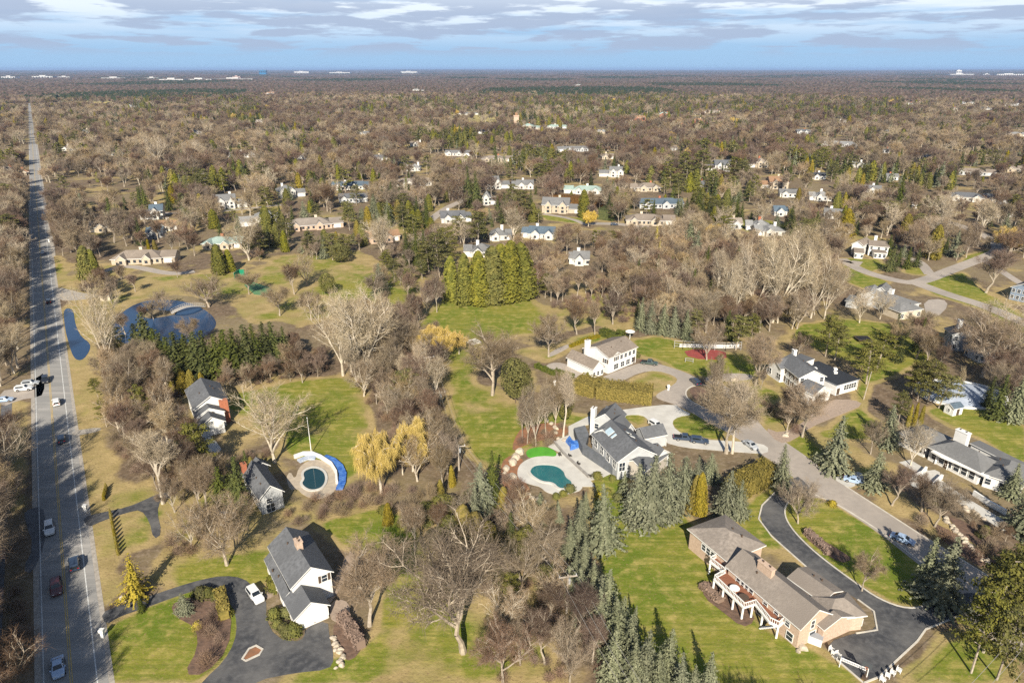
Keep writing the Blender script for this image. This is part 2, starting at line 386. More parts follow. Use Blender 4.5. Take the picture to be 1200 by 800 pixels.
R0 = Vector(G(80, 740)) ; R0 = Vector((( -80.5-73.2)/2, G(80, 740)[1]))
def rp(s, o): p = R0+RD*s+RN*o; return (p.x, p.y)
def road_band(name, s0, s1, o0, o1, z, m):
    z = lay(z); b = MB(); n = max(1, int((s1-s0)/40))
    P = [rp(s0+(s1-s0)*i/n, o0) for i in range(n+1)]+[rp(s0+(s1-s0)*i/n, o1) for i in range(n, -1, -1)]
    b.prism(P, -.05, z, m); return tag(b.build(name), kind='structure')
road_band('road', -70, 980, -3.7, 5.2, .02, asph); road_band('road', 980, 2600, -2.6, 3.2, .02, asph)
road_band('road_shoulder_gravel', -70, 1200, 5.2, 6.0, .012, gravelm)
road_band('road_shoulder_gravel', -70, 500, -4.6, -3.7, .012, gravelm)
road_band('road_line_white', -70, 1500, 3.62, 3.80, .026, paintw)
road_band('road_line_white', -70, 1500, -3.45, -3.30, .026, paintw)
road_band('road_line_yellow', -70, 1500, .05, .19, .026, painty); road_band('road_line_yellow', -70, 1500, .36, .50, .026, painty)
road_band('path_asphalt', 12, 110, -11.8, -9.2, .015, path_m)
road_band('path_asphalt', -60, 12, -11.2, -9.2, .015, path_m)
sheet('side_road', [(0,458),(20,455),(44,442),(52,436),(52,462),(40,466),(24,468),(0,478)], .014, asph2)
sheet('side_road', [(28,598),(50,592),(54,612),(52,640),(38,672),(26,668),(40,640),(30,612)], .014, path_m)
for pl in ([(64,335),(98,344),(120,346),(96,352),(66,352)], [(84,505),(118,500),(118,505),(86,511)], [(60,268),(66,300),(62,300),(55,270)]): sheet('driveway', pl, .03, gravelm, smooth=1)
def strip_outline(P, w):
    P = [Vector(p[:2]) for p in P]; A, B_ = [], []
    for i in range(len(P)):
        d = (P[min(i+1, len(P)-1)]-P[max(i-1, 0)]).normalized(); q = Vector((-d.y, d.x))*w/2; A.append(tuple(P[i]+q)); B_.append(tuple(P[i]-q))
    return A+B_[::-1]
def ribbon(name, pts, w, z, m, smooth=True):
    P = GP(pts)
    if smooth:
        for _ in range(3):
            Q = [P[0]]
            for i in range(len(P)-1):
                a, c = P[i], P[i+1]; Q += [(a[0]*.75+c[0]*.25, a[1]*.75+c[1]*.25), (a[0]*.25+c[0]*.75, a[1]*.25+c[1]*.75)]
            P = Q+[P[-1]]
    z = lay(z)
    b = MB(); b.prism([p for p in strip_outline(P, w)], -.05, z, m); tag(b.build(name), kind='structure'); return P
# driveway of the left neighbour (T with spur)
sheet('driveway', [(96,606),(120,600),(150,594),(175,583),(186,578),(200,575),(204,580),(188,586),(184,600),(190,625),(180,632),(175,610),(165,597),(150,600),(120,610),(103,618)], .03, asphd)
# white colonial driveway
DA = [(118,718),(140,709),(170,700),(205,688),(235,679),(262,674),(285,677),(298,688),(312,700),(312,725),(322,745),(345,752),(356,748),(358,735),(384,726),(386,745),(392,772),(385,784),(345,788),(300,797),(285,815),(225,815),(240,795),(262,775),(275,752),(278,730),(272,708),(258,694),(236,689),(205,699),(170,712),(140,722),(124,732)]
sheet('driveway', DA, .03, asphd)
b = MB(); line_strip(smooth_poly(GP([(280,778),(296,754),(312,763)]), 1), .35, 0, .16, kerbm, b, True); tri_kerb = b
beds = [('planting_bed', [(281,777),(296,756),(310,763)], mulchr), ('planting_bed', [(388,735),(400,725),(412,720),(425,735),(428,745),(420,768),(405,775),(398,760)], mulch),
 ('planting_bed', [(200,709),(215,701),(240,697),(262,700),(272,720),(268,760),(240,790),(215,790),(232,760),(230,735),(205,722)], mulch),
 ('planting_bed', [(143,688),(160,684),(163,692),(148,697)], mulchr), ('planting_bed', [(600,530),(618,520),(650,512),(668,508),(662,496),(640,495),(612,500),(602,515)], mulchr),
 ('planting_bed', [(586,542),(600,532),(616,540),(610,555),(625,580),(610,590),(590,575)], mulchr),
 ('planting_bed', [(806,456),(815,452),(835,458),(848,472),(852,483),(838,480),(818,473)], mulch),
 ('planting_bed', [(822,683),(832,680),(850,690),(880,712),(885,728),(870,735),(845,715),(825,700)], mulch),
 ('planting_bed', [(1000,655),(985,645),(960,630),(942,622),(944,630),(962,645),(985,660)], mulch),
 ('planting_bed', [(1110,600),(1180,640),(1205,650),(1205,668),(1160,650),(1120,622)], mulch),
 ('planting_bed', [(1090,610),(1120,625),(1165,655),(1185,680),(1150,665),(1110,640)], mulch),
 ('planting_bed', [(800,409),(850,410),(852,422),(808,420)], M('red_mulch_court', (.33,.07,.06), (.25,.06,.05), scale=.5))]
for n_, p_, m_ in beds: sheet(n_, p_, .045, m_)
OBJ('kerb', tri_kerb.mesh('kerb'))['kind'] = 'structure'
sheet('paving', [(384,712),(398,690),(410,672),(418,650),(408,645),(398,670),(384,690)], .05, paver); sheet('paving', [(388,704),(404,702),(411,712),(408,724),(396,730),(386,724)], .055, paver)
sheet('paving', [(308,690),(320,686),(324,696),(311,703)], .05, paver)
# cul-de-sac, street and the driveways round it
sheet('street', [(756,424),(775,427),(797,434),(812,440),(820,446),(806,456),(804,462),(806,468),(822,477),(850,486),(856,480),(850,468),(838,456),(826,446),(828,441),(850,437),(880,438),(884,444),(858,447),(842,447),(868,464),(878,474),(885,486),(893,500),(905,510),(925,520),(995,572),(1080,626),(1167,680),(1260,735),(1260,800),(1175,760),(1120,716),(1118,692),(1075,660),(1030,624),(975,588),(962,583),(944,583),(937,566),(925,556),(905,540),(884,528),(868,516),(850,505),(828,494),(812,484),(792,474),(772,468),(768,464),(772,460),(783,455),(795,446),(790,440),(770,434),(750,436),(730,446),(716,450),(700,444),(720,436),(740,428)], .02, asph2)
sheet('driveway', [(895,500),(915,508),(940,496),(960,478),(972,468),(1000,468),(1013,474),(985,486),(950,500),(930,516),(912,520)], .03, paver)
sheet('driveway', [(702,485),(742,478),(790,473),(800,480),(812,486),(795,488),(787,494),(792,504),(812,514),(842,516),(880,518),(900,522),(900,532),(870,530),(832,527),(800,524),(778,518),(764,506),(760,492),(752,486),(735,486),(715,490)], .035, concrete)
sheet('driveway', [(975,560),(993,555),(1010,552),(1012,562),(1004,568),(995,572)], .035, concrete)
sheet('driveway', [(932,556),(945,566),(950,574),(934,578),(922,588),(919,602),(928,618),(945,636),(966,654),(1000,680),(1030,700),(1062,714),(1092,710),(1130,692),(1160,700),(1120,722),(1085,735),(1075,750),(1030,792),(1012,800),(975,768),(970,752),(1000,742),(1030,736),(1024,716),(1005,702),(985,690),(955,672),(905,628),(890,608),(893,592),(907,578)], .03, asphd)
k = MB()
for pts in ([(962,583),(977,588),(1035,624),(1080,660),(1115,690),(1092,708),(1064,714),(1030,702),(1000,681),(966,656),(945,638),(928,620),(919,604),(921,590),(934,579),(947,575)], ):
    line_strip(smooth_poly(GP(pts), 2), .3, 0, .13, kerbm, k, True)
for pts in ([(990,569),(1080,627),(1168,681)], [(925,558),(907,578),(893,592),(889,608),(904,628),(955,673)], [(975,768),(1012,800)], [(1012,800),(1030,793),(1075,751),(1085,737),(1120,723),(1160,702)], [(1003,742),(1028,738),(1024,716),(1005,702)]):
    P = GP(pts); line_strip(P, .3, 0, .13, kerbm, k)
line_strip(smooth_poly(GP([(805,456),(812,452),(826,450),(838,458),(850,470),(856,482),(848,486),(822,477),(806,468),(803,461)]), 2), .4, 0, .13, kerbm, k, True)
tag(k.build('kerb'), kind='structure')
# mid-right street loop
for pts, w in (([(985,303),(1010,318),(1050,329),(1075,332),(1110,318),(1150,303),(1175,292),(1160,278),(1120,262),(1100,258)], 6.5), ([(1075,332),(1110,345),(1160,360),(1215,385)], 7), ([(985,303),(1000,312),(1005,306)], 5), ([(1150,303),(1165,312),(1200,335),(1230,350)], 4), ([(1062,302),(1078,306),(1090,322)], 5), ([(500,262),(520,245),(540,236),(545,232)], 6), ([(690,262),(720,262),(760,266)], 7), ([(190,250),(240,250),(330,240)], 5), ([(120,318),(150,310),(200,322),(228,318)], 5), ([(633,250),(670,256),(688,264)], 4)):
    P = ribbon('street', pts, w, .02, asph2)
sheet('driveway', [(1082,352),(1105,350),(1112,358),(1098,372),(1085,370)], .03, asph2)
sheet('driveway', [(660,425),(690,436),(676,444),(650,436),(636,432),(645,425)], .03, asph2); sheet('driveway', [(640,420),(655,414),(672,404),(668,402),(645,412)], .03, asph2)
sheet('driveway', [(185,475),(208,480),(215,512),(195,530),(180,520)], .02, gravelm); sheet('driveway', [(240,508),(252,515),(262,530),(240,530)], .03, concrete)
# concrete walk in front of the long white house (bottom right)
ribbon('path_concrete', [(1060,540),(1085,555),(1110,575),(1150,600),(1205,632)], 3.6, .03, concrete)
sheet('paving', [(1063,560),(1082,552),(1100,550),(1104,562),(1092,572),(1070,572)], .035, concrete)
# water
water = M('pond_water', (.018, .05, .115), rough=.05, spec=.9, bump=.05, scale=2.0)
watert = M('pool_water_teal', (.02, .13, .15), (.03, .16, .17), scale=.3, rough=.04, spec=.8)
waterd = M('pool_water_dark', (.01, .045, .055), rough=.05, spec=.8)
def water_sheet(name, poly, z, m, sm=2): return sheet(name, poly, z, m, smooth=sm)
water_sheet('pond_water', [(74,361),(86,362),(88,380),(95,395),(106,402),(105,412),(96,423),(86,420),(80,400),(76,385)], .02, water)
water_sheet('pond_water', [(130,385),(140,368),(158,356),(180,351),(210,352),(232,358),(250,370),(255,382),(240,395),(215,404),(180,408),(150,404),(133,396)], .02, water)
# ------------------------------------------------------------------ houses
WIN = {}
def win_meshes(w, h, kind='w'):
    k = (round(w, 1), round(h, 1), kind)
    if k not in WIN:
        f = MB(); t = .1
        if kind in 'wsk':
            f.box(-w/2-t, 0, -h/2-t, -w/2, .09, h/2+t, trimw); f.box(w/2, 0, -h/2-t, w/2+t, .09, h/2+t, trimw)
            f.box(-w/2, 0, h/2, w/2, .09, h/2+t, trimw); f.box(-w/2, 0, -h/2-t, w/2, .12, -h/2, trimw)
            n = max(1, round(w/1.0))
            for i in range(1, n): f.box(-w/2+w*i/n-.04, .0, -h/2, -w/2+w*i/n+.04, .07, h/2, trimw)
            f.box(-w/2, .0, -.035, w/2, .065, .035, trimw)
            if kind == 's':
                for s in (-1, 1): f.box(s*(w/2+.12) if s > 0 else -w/2-.6, 0, -h/2-.05, (w/2+.6) if s > 0 else -w/2-.12, .06, h/2+.05, doorm)
            p = MB(); p.box(-w/2, -.01, -h/2, w/2, .035, h/2, glass)
        elif kind == 'd':
            f.box(-w/2, 0, -h/2, w/2, .07, h/2, doorm)
            for z in (-.25, .25): f.box(-w*.3, .07, z*h-h*.17, w*.3, .09, z*h+h*.17, doorm)
            p = MB(); p.box(w*.32, .07, -.08, w*.42, .14, .02, M('brass_handle', (.6, .45, .2), metal=1, rough=.3))
        else:
            f.box(-w/2, 0, -h/2, w/2, .06, h/2, trimw)
            for i in range(4):
                z = -h/2+h*i/4; f.box(-w/2+.1, .06, z+.06, w/2-.1, .08, z+h/4-.04, white)
            p = MB(); p.box(-.15, .08, -h/2+.2, .15, .12, -h/2+.3, doorm)
        WIN[k] = (f.mesh('frame'), p.mesh('pane'))
    return WIN[k]
class House:
    def __init__(s, name, label, cat='house', group=None, land=None):
        s.args = (name, label, cat, group); s.walls = MB(); s.roof = MB(); s.todo = []; s.blocks = []; s.land = land; s.sub = []
    def frame(s, A, B, C, z):
        a, b, c = (Vector(G(*p, z)) for p in (A, B, C)); u = (b-a); L = u.length; u.normalize(); v = Vector((-u.y, u.x))
        W_ = (c-a).dot(v)
        s.flip = W_ < 0
        if W_ < 0: a, u = b, -u; v = -v; W_ = -W_
        return a, u, L, W_
    def block(s, A=None, B=None, C=None, ze=3.0, rise=2.5, roof='gable', wall=white, rm='slate', oh=.45, at=None, z0=0.0, t=.22, ridge='u', fascia=None):
        """A-B eave edge, C on the opposite eave (photo pixels at height ze), or at=(x,y,angle,L,W) in metres"""
        s.flip = False
        if at: x, y, an, L, W_ = at; a = Vector((x, y)); u = Vector((math.cos(an), math.sin(an)))
        else: a, u, L, W_ = s.frame(A, B, C, ze)
        v = Vector((-u.y, u.x)); e = .003*len(s.blocks)
        T = lambda p: (a.x+u.x*p[0]+v.x*p[1], a.y+u.y*p[0]+v.y*p[1], p[2])
        fm = fascia or trimw; rmat = RF[rm] if isinstance(rm, str) else rm
        x0, x1, y0, y1 = oh+e, L-oh-e, oh+e, W_-oh-e; hz = ze-.12-e
        ze += e
        w = s.walls
        def wallprism(prof, along):
            n = len(prof)
            if along == 'u': vs = [(x0, q[0], q[1]) for q in prof]+[(x1, q[0], q[1]) for q in prof]
            else: vs = [(q[0], y1, q[1]) for q in prof]+[(q[0], y0, q[1]) for q in prof]
            w.add([T(p) for p in vs], [tuple(range(n))[::-1], tuple(range(n, 2*n))]+[(i, (i+1) % n, (i+1) % n+n, i+n) for i in range(n)], wall)
        def rs(*pts): s.roof.slab([T(p) for p in pts], t, rmat, fm)
        if roof == 'gable':
            if ridge == 'u':
                k = rise/(W_/2); m = W_/2
                wallprism([(y0, z0), (y1, z0), (y1, hz+k*oh-t), (m, ze+rise-t-.05), (y0, hz+k*oh-t)], 'u')
                rs((0, 0, ze), (L, 0, ze), (L, m, ze+rise), (0, m, ze+rise)); rs((L, W_, ze), (0, W_, ze), (0, m, ze+rise), (L, m, ze+rise))
            else:
                k = rise/(L/2); m = L/2
                wallprism([(x0, z0), (x1, z0), (x1, hz+k*oh-t), (m, ze+rise-t-.05), (x0, hz+k*oh-t)], 'v')
                rs((0, W_, ze), (0, 0, ze), (m, 0, ze+rise), (m, W_, ze+rise)); rs((L, 0, ze), (L, W_, ze), (m, W_, ze+rise), (m, 0, ze+rise))
        elif roof == 'hip':
            w.box(x0, y0, z0, x1, y1, hz, wall, T); d = min(W_, L)/2
            if L >= W_: p, q = (d, W_/2, ze+rise), (L-d*.999, W_/2, ze+rise)
            else: p, q = (L/2, d, ze+rise), (L/2, W_-d*.999, ze+rise)
            if L >= W_:
                rs((0, 0, ze), (L, 0, ze), q, p); rs((L, W_, ze), (0, W_, ze), p, q); rs((L, 0, ze), (L, W_, ze), q); rs((0, W_, ze), (0, 0, ze), p)
            else:
                rs((0, 0, ze), (L, 0, ze), p); rs((L, W_, ze), (0, W_, ze), q); rs((L, 0, ze), (L, W_, ze), q, p); rs((0, W_, ze), (0, 0, ze), p, q)
        elif roof == 'flat':
            w.box(x0, y0, z0, x1, y1, hz, wall, T); rs((0, 0, ze), (L, 0, ze), (L, W_, ze), (0, W_, ze))
        elif roof == 'shed':      # high along v=W side
            wallprism([(y0, z0), (y1, z0), (y1, ze+rise-t-.1), (y0, hz-t+.1)], 'u'); rs((0, 0, ze), (L, 0, ze), (L, W_, ze+rise), (0, W_, ze+rise))
        elif roof == 'pent':      # one sided gable plane, no wall
            rs((0, 0, ze), (L, 0, ze), (L, W_, ze+rise), (0, W_, ze+rise))
        c = T((L/2, W_/2, 0)); FOOT.append((c[0], c[1], max(L, W_)/2+1.5, L, W_, math.atan2(u.y, u.x)))
        s.blocks.append(dict(T=T, L=L, W=W_, ze=ze, oh=oh+e, u=u, v=v, a=a, ang=math.atan2(u.y, u.x), c=c, z0=z0, rise=rise, roof=roof, ridge=ridge, flip=s.flip))
        return s
    def put(s, bi, face, f, z, w, h, kind='w', out=.0):
        b = s.blocks[bi]; L, W_, o = b['L'], b['W'], b['oh']-out
        if b['flip']: face = {'B': 'D', 'D': 'B'}.get(face, face); f = 1-f
        p, rot = {'A': ((o+(L-2*o)*f, o), math.pi), 'C': ((o+(L-2*o)*(1-f), W_-o), 0), 'B': ((L-o, o+(W_-2*o)*f), -math.pi/2), 'D': ((o, o+(W_-2*o)*(1-f)), math.pi/2)}[face]
        q = b['T']((p[0], p[1], z)); s.todo.append((q, b['ang']+rot, w, h, kind)); return s
    def row(s, bi, face, n, z, w=1.1, h=1.4, kind='w', a=.12, c=.88):
        for i in range(n): s.put(bi, face, a+(c-a)*(i/(n-1) if n > 1 else .5), z, w, h, kind)
        return s
    def chimney(s, bi, fu, fv, zt, w=1.4, d=.9, m=redbrick, z0=None):
        b = s.blocks[bi]; fu = 1-fu if b['flip'] else fu; s.sub.append((b['T'], b['L']*fu, b['W']*fv, zt, w, d, m, b['ze']*.7 if z0 is None else z0)); return s
    def add(s, bi, name, x0, y0, z0, x1, y1, z1, m):       # extra part in block coordinates
        b = s.blocks[bi]; mb = MB(); mb.box(x0, y0, z0, x1, y1, z1, m, b['T']); s.todo.append((name, mb)); return s
    def done(s, simple=False):
        name, label, cat, group = s.args; c = s.blocks[0]['c']; root = empty(name, (c[0], c[1], 0), label, cat, group); off = Vector((-c[0], -c[1], 0)); s.root = root
        for mb in (s.walls, s.roof): mb.v = [(p[0]-c[0], p[1]-c[1], p[2]) for p in mb.v]
        s.walls.build('wall', root); rf = s.roof.build('roof', root)
        if not simple:
            rgv = random.Random(len(name))
            for bi, bk in enumerate(s.blocks):
                if bk['L'] < 7 or bk['roof'] == 'flat': continue
                for k in range(2 if bk['L'] < 14 else 3):
                    fx, fy = bk['L']*rgv.uniform(.25, .75), bk['W']*rgv.choice([.3, .36, .64, .7]); q = bk['T']((fx, fy, 0)); zz = bk['ze']+bk['rise']*min(1, (1-abs(fy-bk['W']/2)/(bk['W']/2)))
                    if bk['roof'] == 'gable' and bk['ridge'] == 'v': continue
                    vb = MB(); vb.tube([(q[0]-c[0], q[1]-c[1], zz-.2), (q[0]-c[0], q[1]-c[1], zz+.35)], .16, doorm, 6); vb.build('vent_pipe', rf)
        for T, x, y, zt, w, d, m, z0 in s.sub:
            mb = MB(); mb.box(x-w/2, y-d/2, z0, x+w/2, y+d/2, zt, m, T); mb.box(x-w/2-.1, y-d/2-.1, zt, x+w/2+.1, y+d/2+.1, zt+.18, m, T)
            for k in (-.25, .25): mb.box(x+w*k-.12, y-.12, zt+.18, x+w*k+.12, y+.12, zt+.5, doorm, T)
            mb.v = [(p[0]-c[0], p[1]-c[1], p[2]) for p in mb.v]; mb.build('chimney', rf)
        for td in s.todo:
            if isinstance(td[0], str):
                mb = td[1]; mb.v = [(p[0]-c[0], p[1]-c[1], p[2]) for p in mb.v]; mb.build(td[0], root); continue
            q, rz, w, h, kind = td; fme, pme = win_meshes(w, h, kind)
            nm = {'w': 'window', 's': 'window', 'k': 'window', 'd': 'door', 'g': 'garage_door'}[kind]
            o = OBJ(nm, fme, root, Vector(q)+off, rz)
            if not simple: OBJ({'d': 'handle', 'g': 'handle'}.get(kind, 'pane'), pme, o)
            elif nm == 'window': o.data = pme
        if s.land: LAND.append((c[0], c[1], s.land))
        return root
def poly_part(root, name, poly, z0, z1, m, mside=None, kind=None):
    b = MB(); b.prism(poly, z0, z1, m, None, mside); c = root.location
    b.v = [(p[0]-c.x, p[1]-c.y, p[2]) for p in b.v]; return b.build(name, root)

# A - white colonial, lower left
h = House('colonial_house', 'white two-storey colonial house with slate roof beside the looping dark driveway', land='the white colonial house')
h.block((340,690), (313,640), (391,669), 5.6, 2.9, rm='slate')                        # main, ridge runs away from the camera
b0 = h.blocks[0]
h.block((344,727), (331,702), (389,711), 3.0, 2.3, rm='slate')                          # garage wing
h.block((331,703), (309,655), (334,686), 2.9, 1.2, 'shed', rm='slate', oh=.3)           # low front strip
h.chimney(0, .5, .52, 9.6, 1.7, 1.1, brickm)
for i in (0,): h.put(0, 'D', .18, 4.7, 1.0, 1.4, 's').put(0, 'B', .3, 4.6, 1.1, 1.4, 's').put(0, 'B', .7, 4.6, 1.1, 1.4, 's')
h.put(1, 'D', .45, 1.25, 4.6, 2.2, 'g')
h.row(0, 'C', 4, 4.4, 1.1, 1.4, 's').row(0, 'C', 4, 1.5, 1.1, 1.4, 's').row(2, 'A', 3, 1.4, 1.1, 1.3).row(1, 'C', 2, 1.5).row(1, 'A', 1, 1.3)
h.put(2, 'A', .33, 1.1, 1.0, 2.1, 'd').done()
# C - white house with red brick chimney, left
h = House('brick_chimney_house', 'white gabled house with dark grey roof and broad orange brick chimney by the fir row', land='the house with orange brick chimney')
h.block((226,480), (216,457), (268,467), 5.6, 2.8, rm='slate'); h.block((233,501), (227,487), (264,492), 3.4, 2.2, rm='slate')
h.block((229,490), (224,479), (264,482), 4.4, 2.0, rm='slate', oh=.2)
h.add(0, 'chimney', h.blocks[0]['L']-.6, h.blocks[0]['W']*.70, 0, h.blocks[0]['L']+1.0, h.blocks[0]['W']*.92, 6.6, redbrick)
h.row(0, 'C', 3, 4.2).row(0, 'A', 3, 4.2, ).row(0, 'A', 3, 1.5).put(0, 'D', .2, 4.4, 1, 1.3).put(1, 'D', .5, 1.3, 3.2, 2.2, 'g').put(1, 'D', .5, 3.7, .6, .8).put(1, 'A', .5, 1.4, 1, 1.3).done()
# B - grey house with pool
h = House('grey_pool_house', 'grey shingled house half hidden by conifers beside the round dark pool', land='the grey house by the round pool')
h.block((303,586), (282,555), (338,581), 4.2, 2.6, wall=greyside, rm='slate'); h.block((300,552), (292,545), (322,549), 3.4, 1.6, wall=greyside, rm='slate')
h.chimney(0, .98, .15, 6.6, 1.4, 1.0, redbrick); h.put(0, 'D', .62, 2.9, 1.2, 1.1).put(0, 'D', .6, 1.1, 1.8, 2.0).row(0, 'A', 3, 2.2).row(0, 'C', 4, 1.6).done()
def ring(cx, cy, rx, ry, n=28, a0=0, a1=360): return [(cx+rx*math.cos(R(a0+(a1-a0)*i/n)), cy+ry*math.sin(R(a0+(a1-a0)*i/n))) for i in range(n)]
def pool(name, label, outline, deck, zw, m, decks=concrete):
    P = smooth_poly(GP(outline), 2); c = (sum(p[0] for p in P)/len(P), sum(p[1] for p in P)/len(P))
    root = empty(name, (c[0], c[1], 0), label, 'swimming pool'); Lp = [(p[0]-c[0], p[1]-c[1]) for p in P]
    b = MB(); b.prism(Lp, 0.0, .16, m); b.build('water', root)
    b = MB(); line_strip(Lp, .6, 0.0, .30, decks, b, True); b.build('coping', root)
    return root
sheet('paving', [(346,562),(350,548),(360,540),(375,538),(390,545),(398,556),(396,570),(388,580),(372,586),(355,580),(348,572),(340,575),(335,560),(340,552)], .05, M('tan_pool_paving', (.5,.42,.32), (.4,.34,.27), scale=1, rough=.9))
pr = pool('swimming_pool', 'round dark pool in tan paving beside the grey house', [(354,557),(356,552),(364,548),(372,548),(380,552),(383,559),(382,567),(377,573),(366,576),(357,573),(352,567),(356,562)], None, .1, waterd)
LAND.append((*G(370,562), 'the round dark pool'))
tarpm = M('blue_tarpaulin', (.02, .10, .42), (.10, .24, .58), scale=.9, rough=.45, bump=.6)
tarpw = M('pale_tarpaulin', (.55, .6, .68), (.35, .42, .55), scale=1.5, rough=.6, bump=.5)
# curved retaining wall + blue tarpaulin strip round the pool
wl = MB(); line_strip(GP([(345,537),(356,533),(366,533),(376,537),(388,545),(394,555),(395,567)]), .5, 0, 1.0, white, wl); tag(wl.build('curved_wall'), 'low white curved wall round the round dark pool', 'wall')
wl = MB(); line_strip(GP([(380,536),(390,540),(398,547),(402,556),(401,567),(398,574)]), 1.7, 0, .5, tarpm, wl); tag(wl.build('tarpaulin'), 'long curved blue tarpaulin outside the white wall of the round pool', 'tarpaulin')
wl = MB(); line_strip(GP([(350,541),(360,537),(370,537)]), 1.6, 0, .45, tarpw, wl); tag(wl.build('tarpaulin'), 'pale blue and white tarpaulin behind the round pool', 'tarpaulin')
# D - modern grey house with patio
h = House('modern_grey_house', 'large dark grey roofed house with skylights between patio and pale drive', land='the dark grey house with patio')
PD = lambda x, y: (580+x/5.45, 460+y/5.45)
h.block(PD(780,445), PD(612,262), PD(930,290), 5.2, 3.2, wall=greyside, rm='slate', ridge='u', oh=.5)
h.block(PD(612,262), PD(740,165), PD(745,320), 5.0, 2.4, wall=greyside, rm='slate', oh=.4)
h.block(PD(622,172), PD(690,100), PD(760,235), 5.0, 2.6, wall=greyside, rm='slate', oh=.4)
h.block(PD(740,120), PD(900,240), PD(700,150), 4.6, 2.2, wall=greyside, rm='slate', oh=.4)
h.block(PD(1130,385), PD(960,300), PD(1060,460), 3.6, 2.2, wall=white, rm='slate', oh=.4)
h.block(PD(890,235), PD(1035,208), PD(940,300), 3.4, 2.0, wall=greyside, rm='slate', oh=.4)
h.block(PD(800,440), PD(960,330), PD(1090,410), 3.6, 1.8, wall=M('beige_siding', (.50,.45,.38), rough=.8), rm='slate', oh=.3)
h.chimney(2, .15, -.02, 7.8, 1.5, 1.1, white, z0=0)
for i in range(3): h.put(0, 'C', .2+.3*i, 3.6, 1.6, 2.6)
h.row(0, 'A', 4, 3.4, 1.6, 2.0).row(1, 'A', 2, 3.2, 1.4, 1.8).row(1, 'D', 2, 3.3, 1.4, 1.9).row(0, 'D', 3, 3.4, 1.5, 2.2).row(2, 'D', 2, 3.2).row(4, 'A', 3, 1.5).row(5, 'B', 2, 1.3, 2.4, 2.1, 'g').row(6, 'A', 2, 1.6).put(4, 'C', .5, 1.1, 1.1, 2.1, 'd')
rt = h.done(); bD = h.blocks[0]
sk = MB()
def skylight(fu, fv, w, d, b=bD, rt=rt):
    L, W_ = b['L'], b['W']; m = MB()
    def zz(v): return b['ze']+b['rise']*(1-abs(v-W_/2)/(W_/2))
    x, y = L*fu, W_*fv; vs = [(x-w/2, y-d/2), (x+w/2, y-d/2), (x+w/2, y+d/2), (x-w/2, y+d/2)]
    top = [b['T']((p[0], p[1], zz(p[1])+.14)) for p in vs]
    if (Vector(top[1])-Vector(top[0])).cross(Vector(top[2])-Vector(top[1])).z < 0: top = top[::-1]
    m.slab(top, .2, glassb, trimw); c = rt.location; m.v = [(p[0]-c.x, p[1]-c.y, p[2]) for p in m.v]; m.build('skylight', rt)
for a_ in ((.22, .30, 1.2, 1.6), (.30, .30, 1.2, 1.6), (.42, .68, .7, 1.3), (.55, .68, .7, 1.3), (.42, .30, .7, 1.3)): skylight(*a_)
sheet('terrace', [G(*PD(*p), 2.3) for p in [(505,225),(575,208),(600,265),(580,330),(785,470),(870,440),(880,475),(795,500),(560,345),(520,270)]], 2.3, M('dark_terrace_decking', (.16,.17,.19), (.12,.13,.14), scale=.8, rough=.8), smooth=0, world=True)
sheet('patio', [PD(*p) for p in [(375,320),(400,300),(470,272),(470,215),(600,150),(625,175),(600,205),(505,225),(560,340),(790,470),(800,490),(680,545),(610,560),(640,600),(560,600),(550,560),(470,470),(420,385),(340,345)]], .06, concrete, smooth=0)
sheet('patio', [PD(*p) for p in [(140,500),(165,450),(240,410),(330,405),(420,380),(480,450),(560,560),(560,620),(500,640),(420,655),(330,640),(290,600),(240,590),(150,560)]], .045, concrete, smooth=2)
pool('swimming_pool', 'kidney-shaped teal pool beside the putting green', [PD(*p) for p in [(215,500),(250,462),(330,458),(400,468),(448,505),(455,540),(495,565),(500,600),(450,622),(400,616),(370,580),(300,575),(255,550),(225,525)]], None, .1, watert)
LAND.append((*G(*PD(350,540)), 'the teal pool'))
putt = M('putting_green_turf', (.10, .36, .035), (.08, .30, .03), scale=.5, rough=.9)
b = MB(); P = smooth_poly(GP([PD(*p) for p in [(195,385),(215,360),(290,345),(360,355),(395,385),(390,410),(330,405),(270,405),(215,418)]]), 2)
c = P[0]; b.prism(P, 0, .1, putt); tag(b.build('putting_green'), 'small bright green putting green above the teal pool', 'putting green')
# blue tarp over furniture on patio
def tarp_mesh():
    pts = [PD(*p) for p in [(445,310),(468,288),(500,325),(548,330),(548,350),(505,365),(480,372),(475,345)]]; P = GP(pts)
    b = MB(); cx = sum(p[0] for p in P)/8; cy = sum(p[1] for p in P)/8; n = len(P)
    vs = [(p[0], p[1], .02) for p in P]+[(cx+(p[0]-cx)*.75, cy+(p[1]-cy)*.75, 1.0+.25*(i % 2)) for i, p in enumerate(P)]+[(cx, cy, 1.5)]
    area = sum(P[i][0]*P[(i+1) % n][1]-P[(i+1) % n][0]*P[i][1] for i in range(n)); fs = []
    for i in range(n):
        j = (i+1) % n; q = (i, j, j+n, i+n); t3 = (i+n, j+n, 2*n); fs += [q if area > 0 else q[::-1], t3 if area > 0 else t3[::-1]]
    b.add(vs, fs, tarpm); return b
tag(tarp_mesh().build('tarpaulin'), 'bright blue tarpaulin draped over furniture on the pale patio', 'tarpaulin')
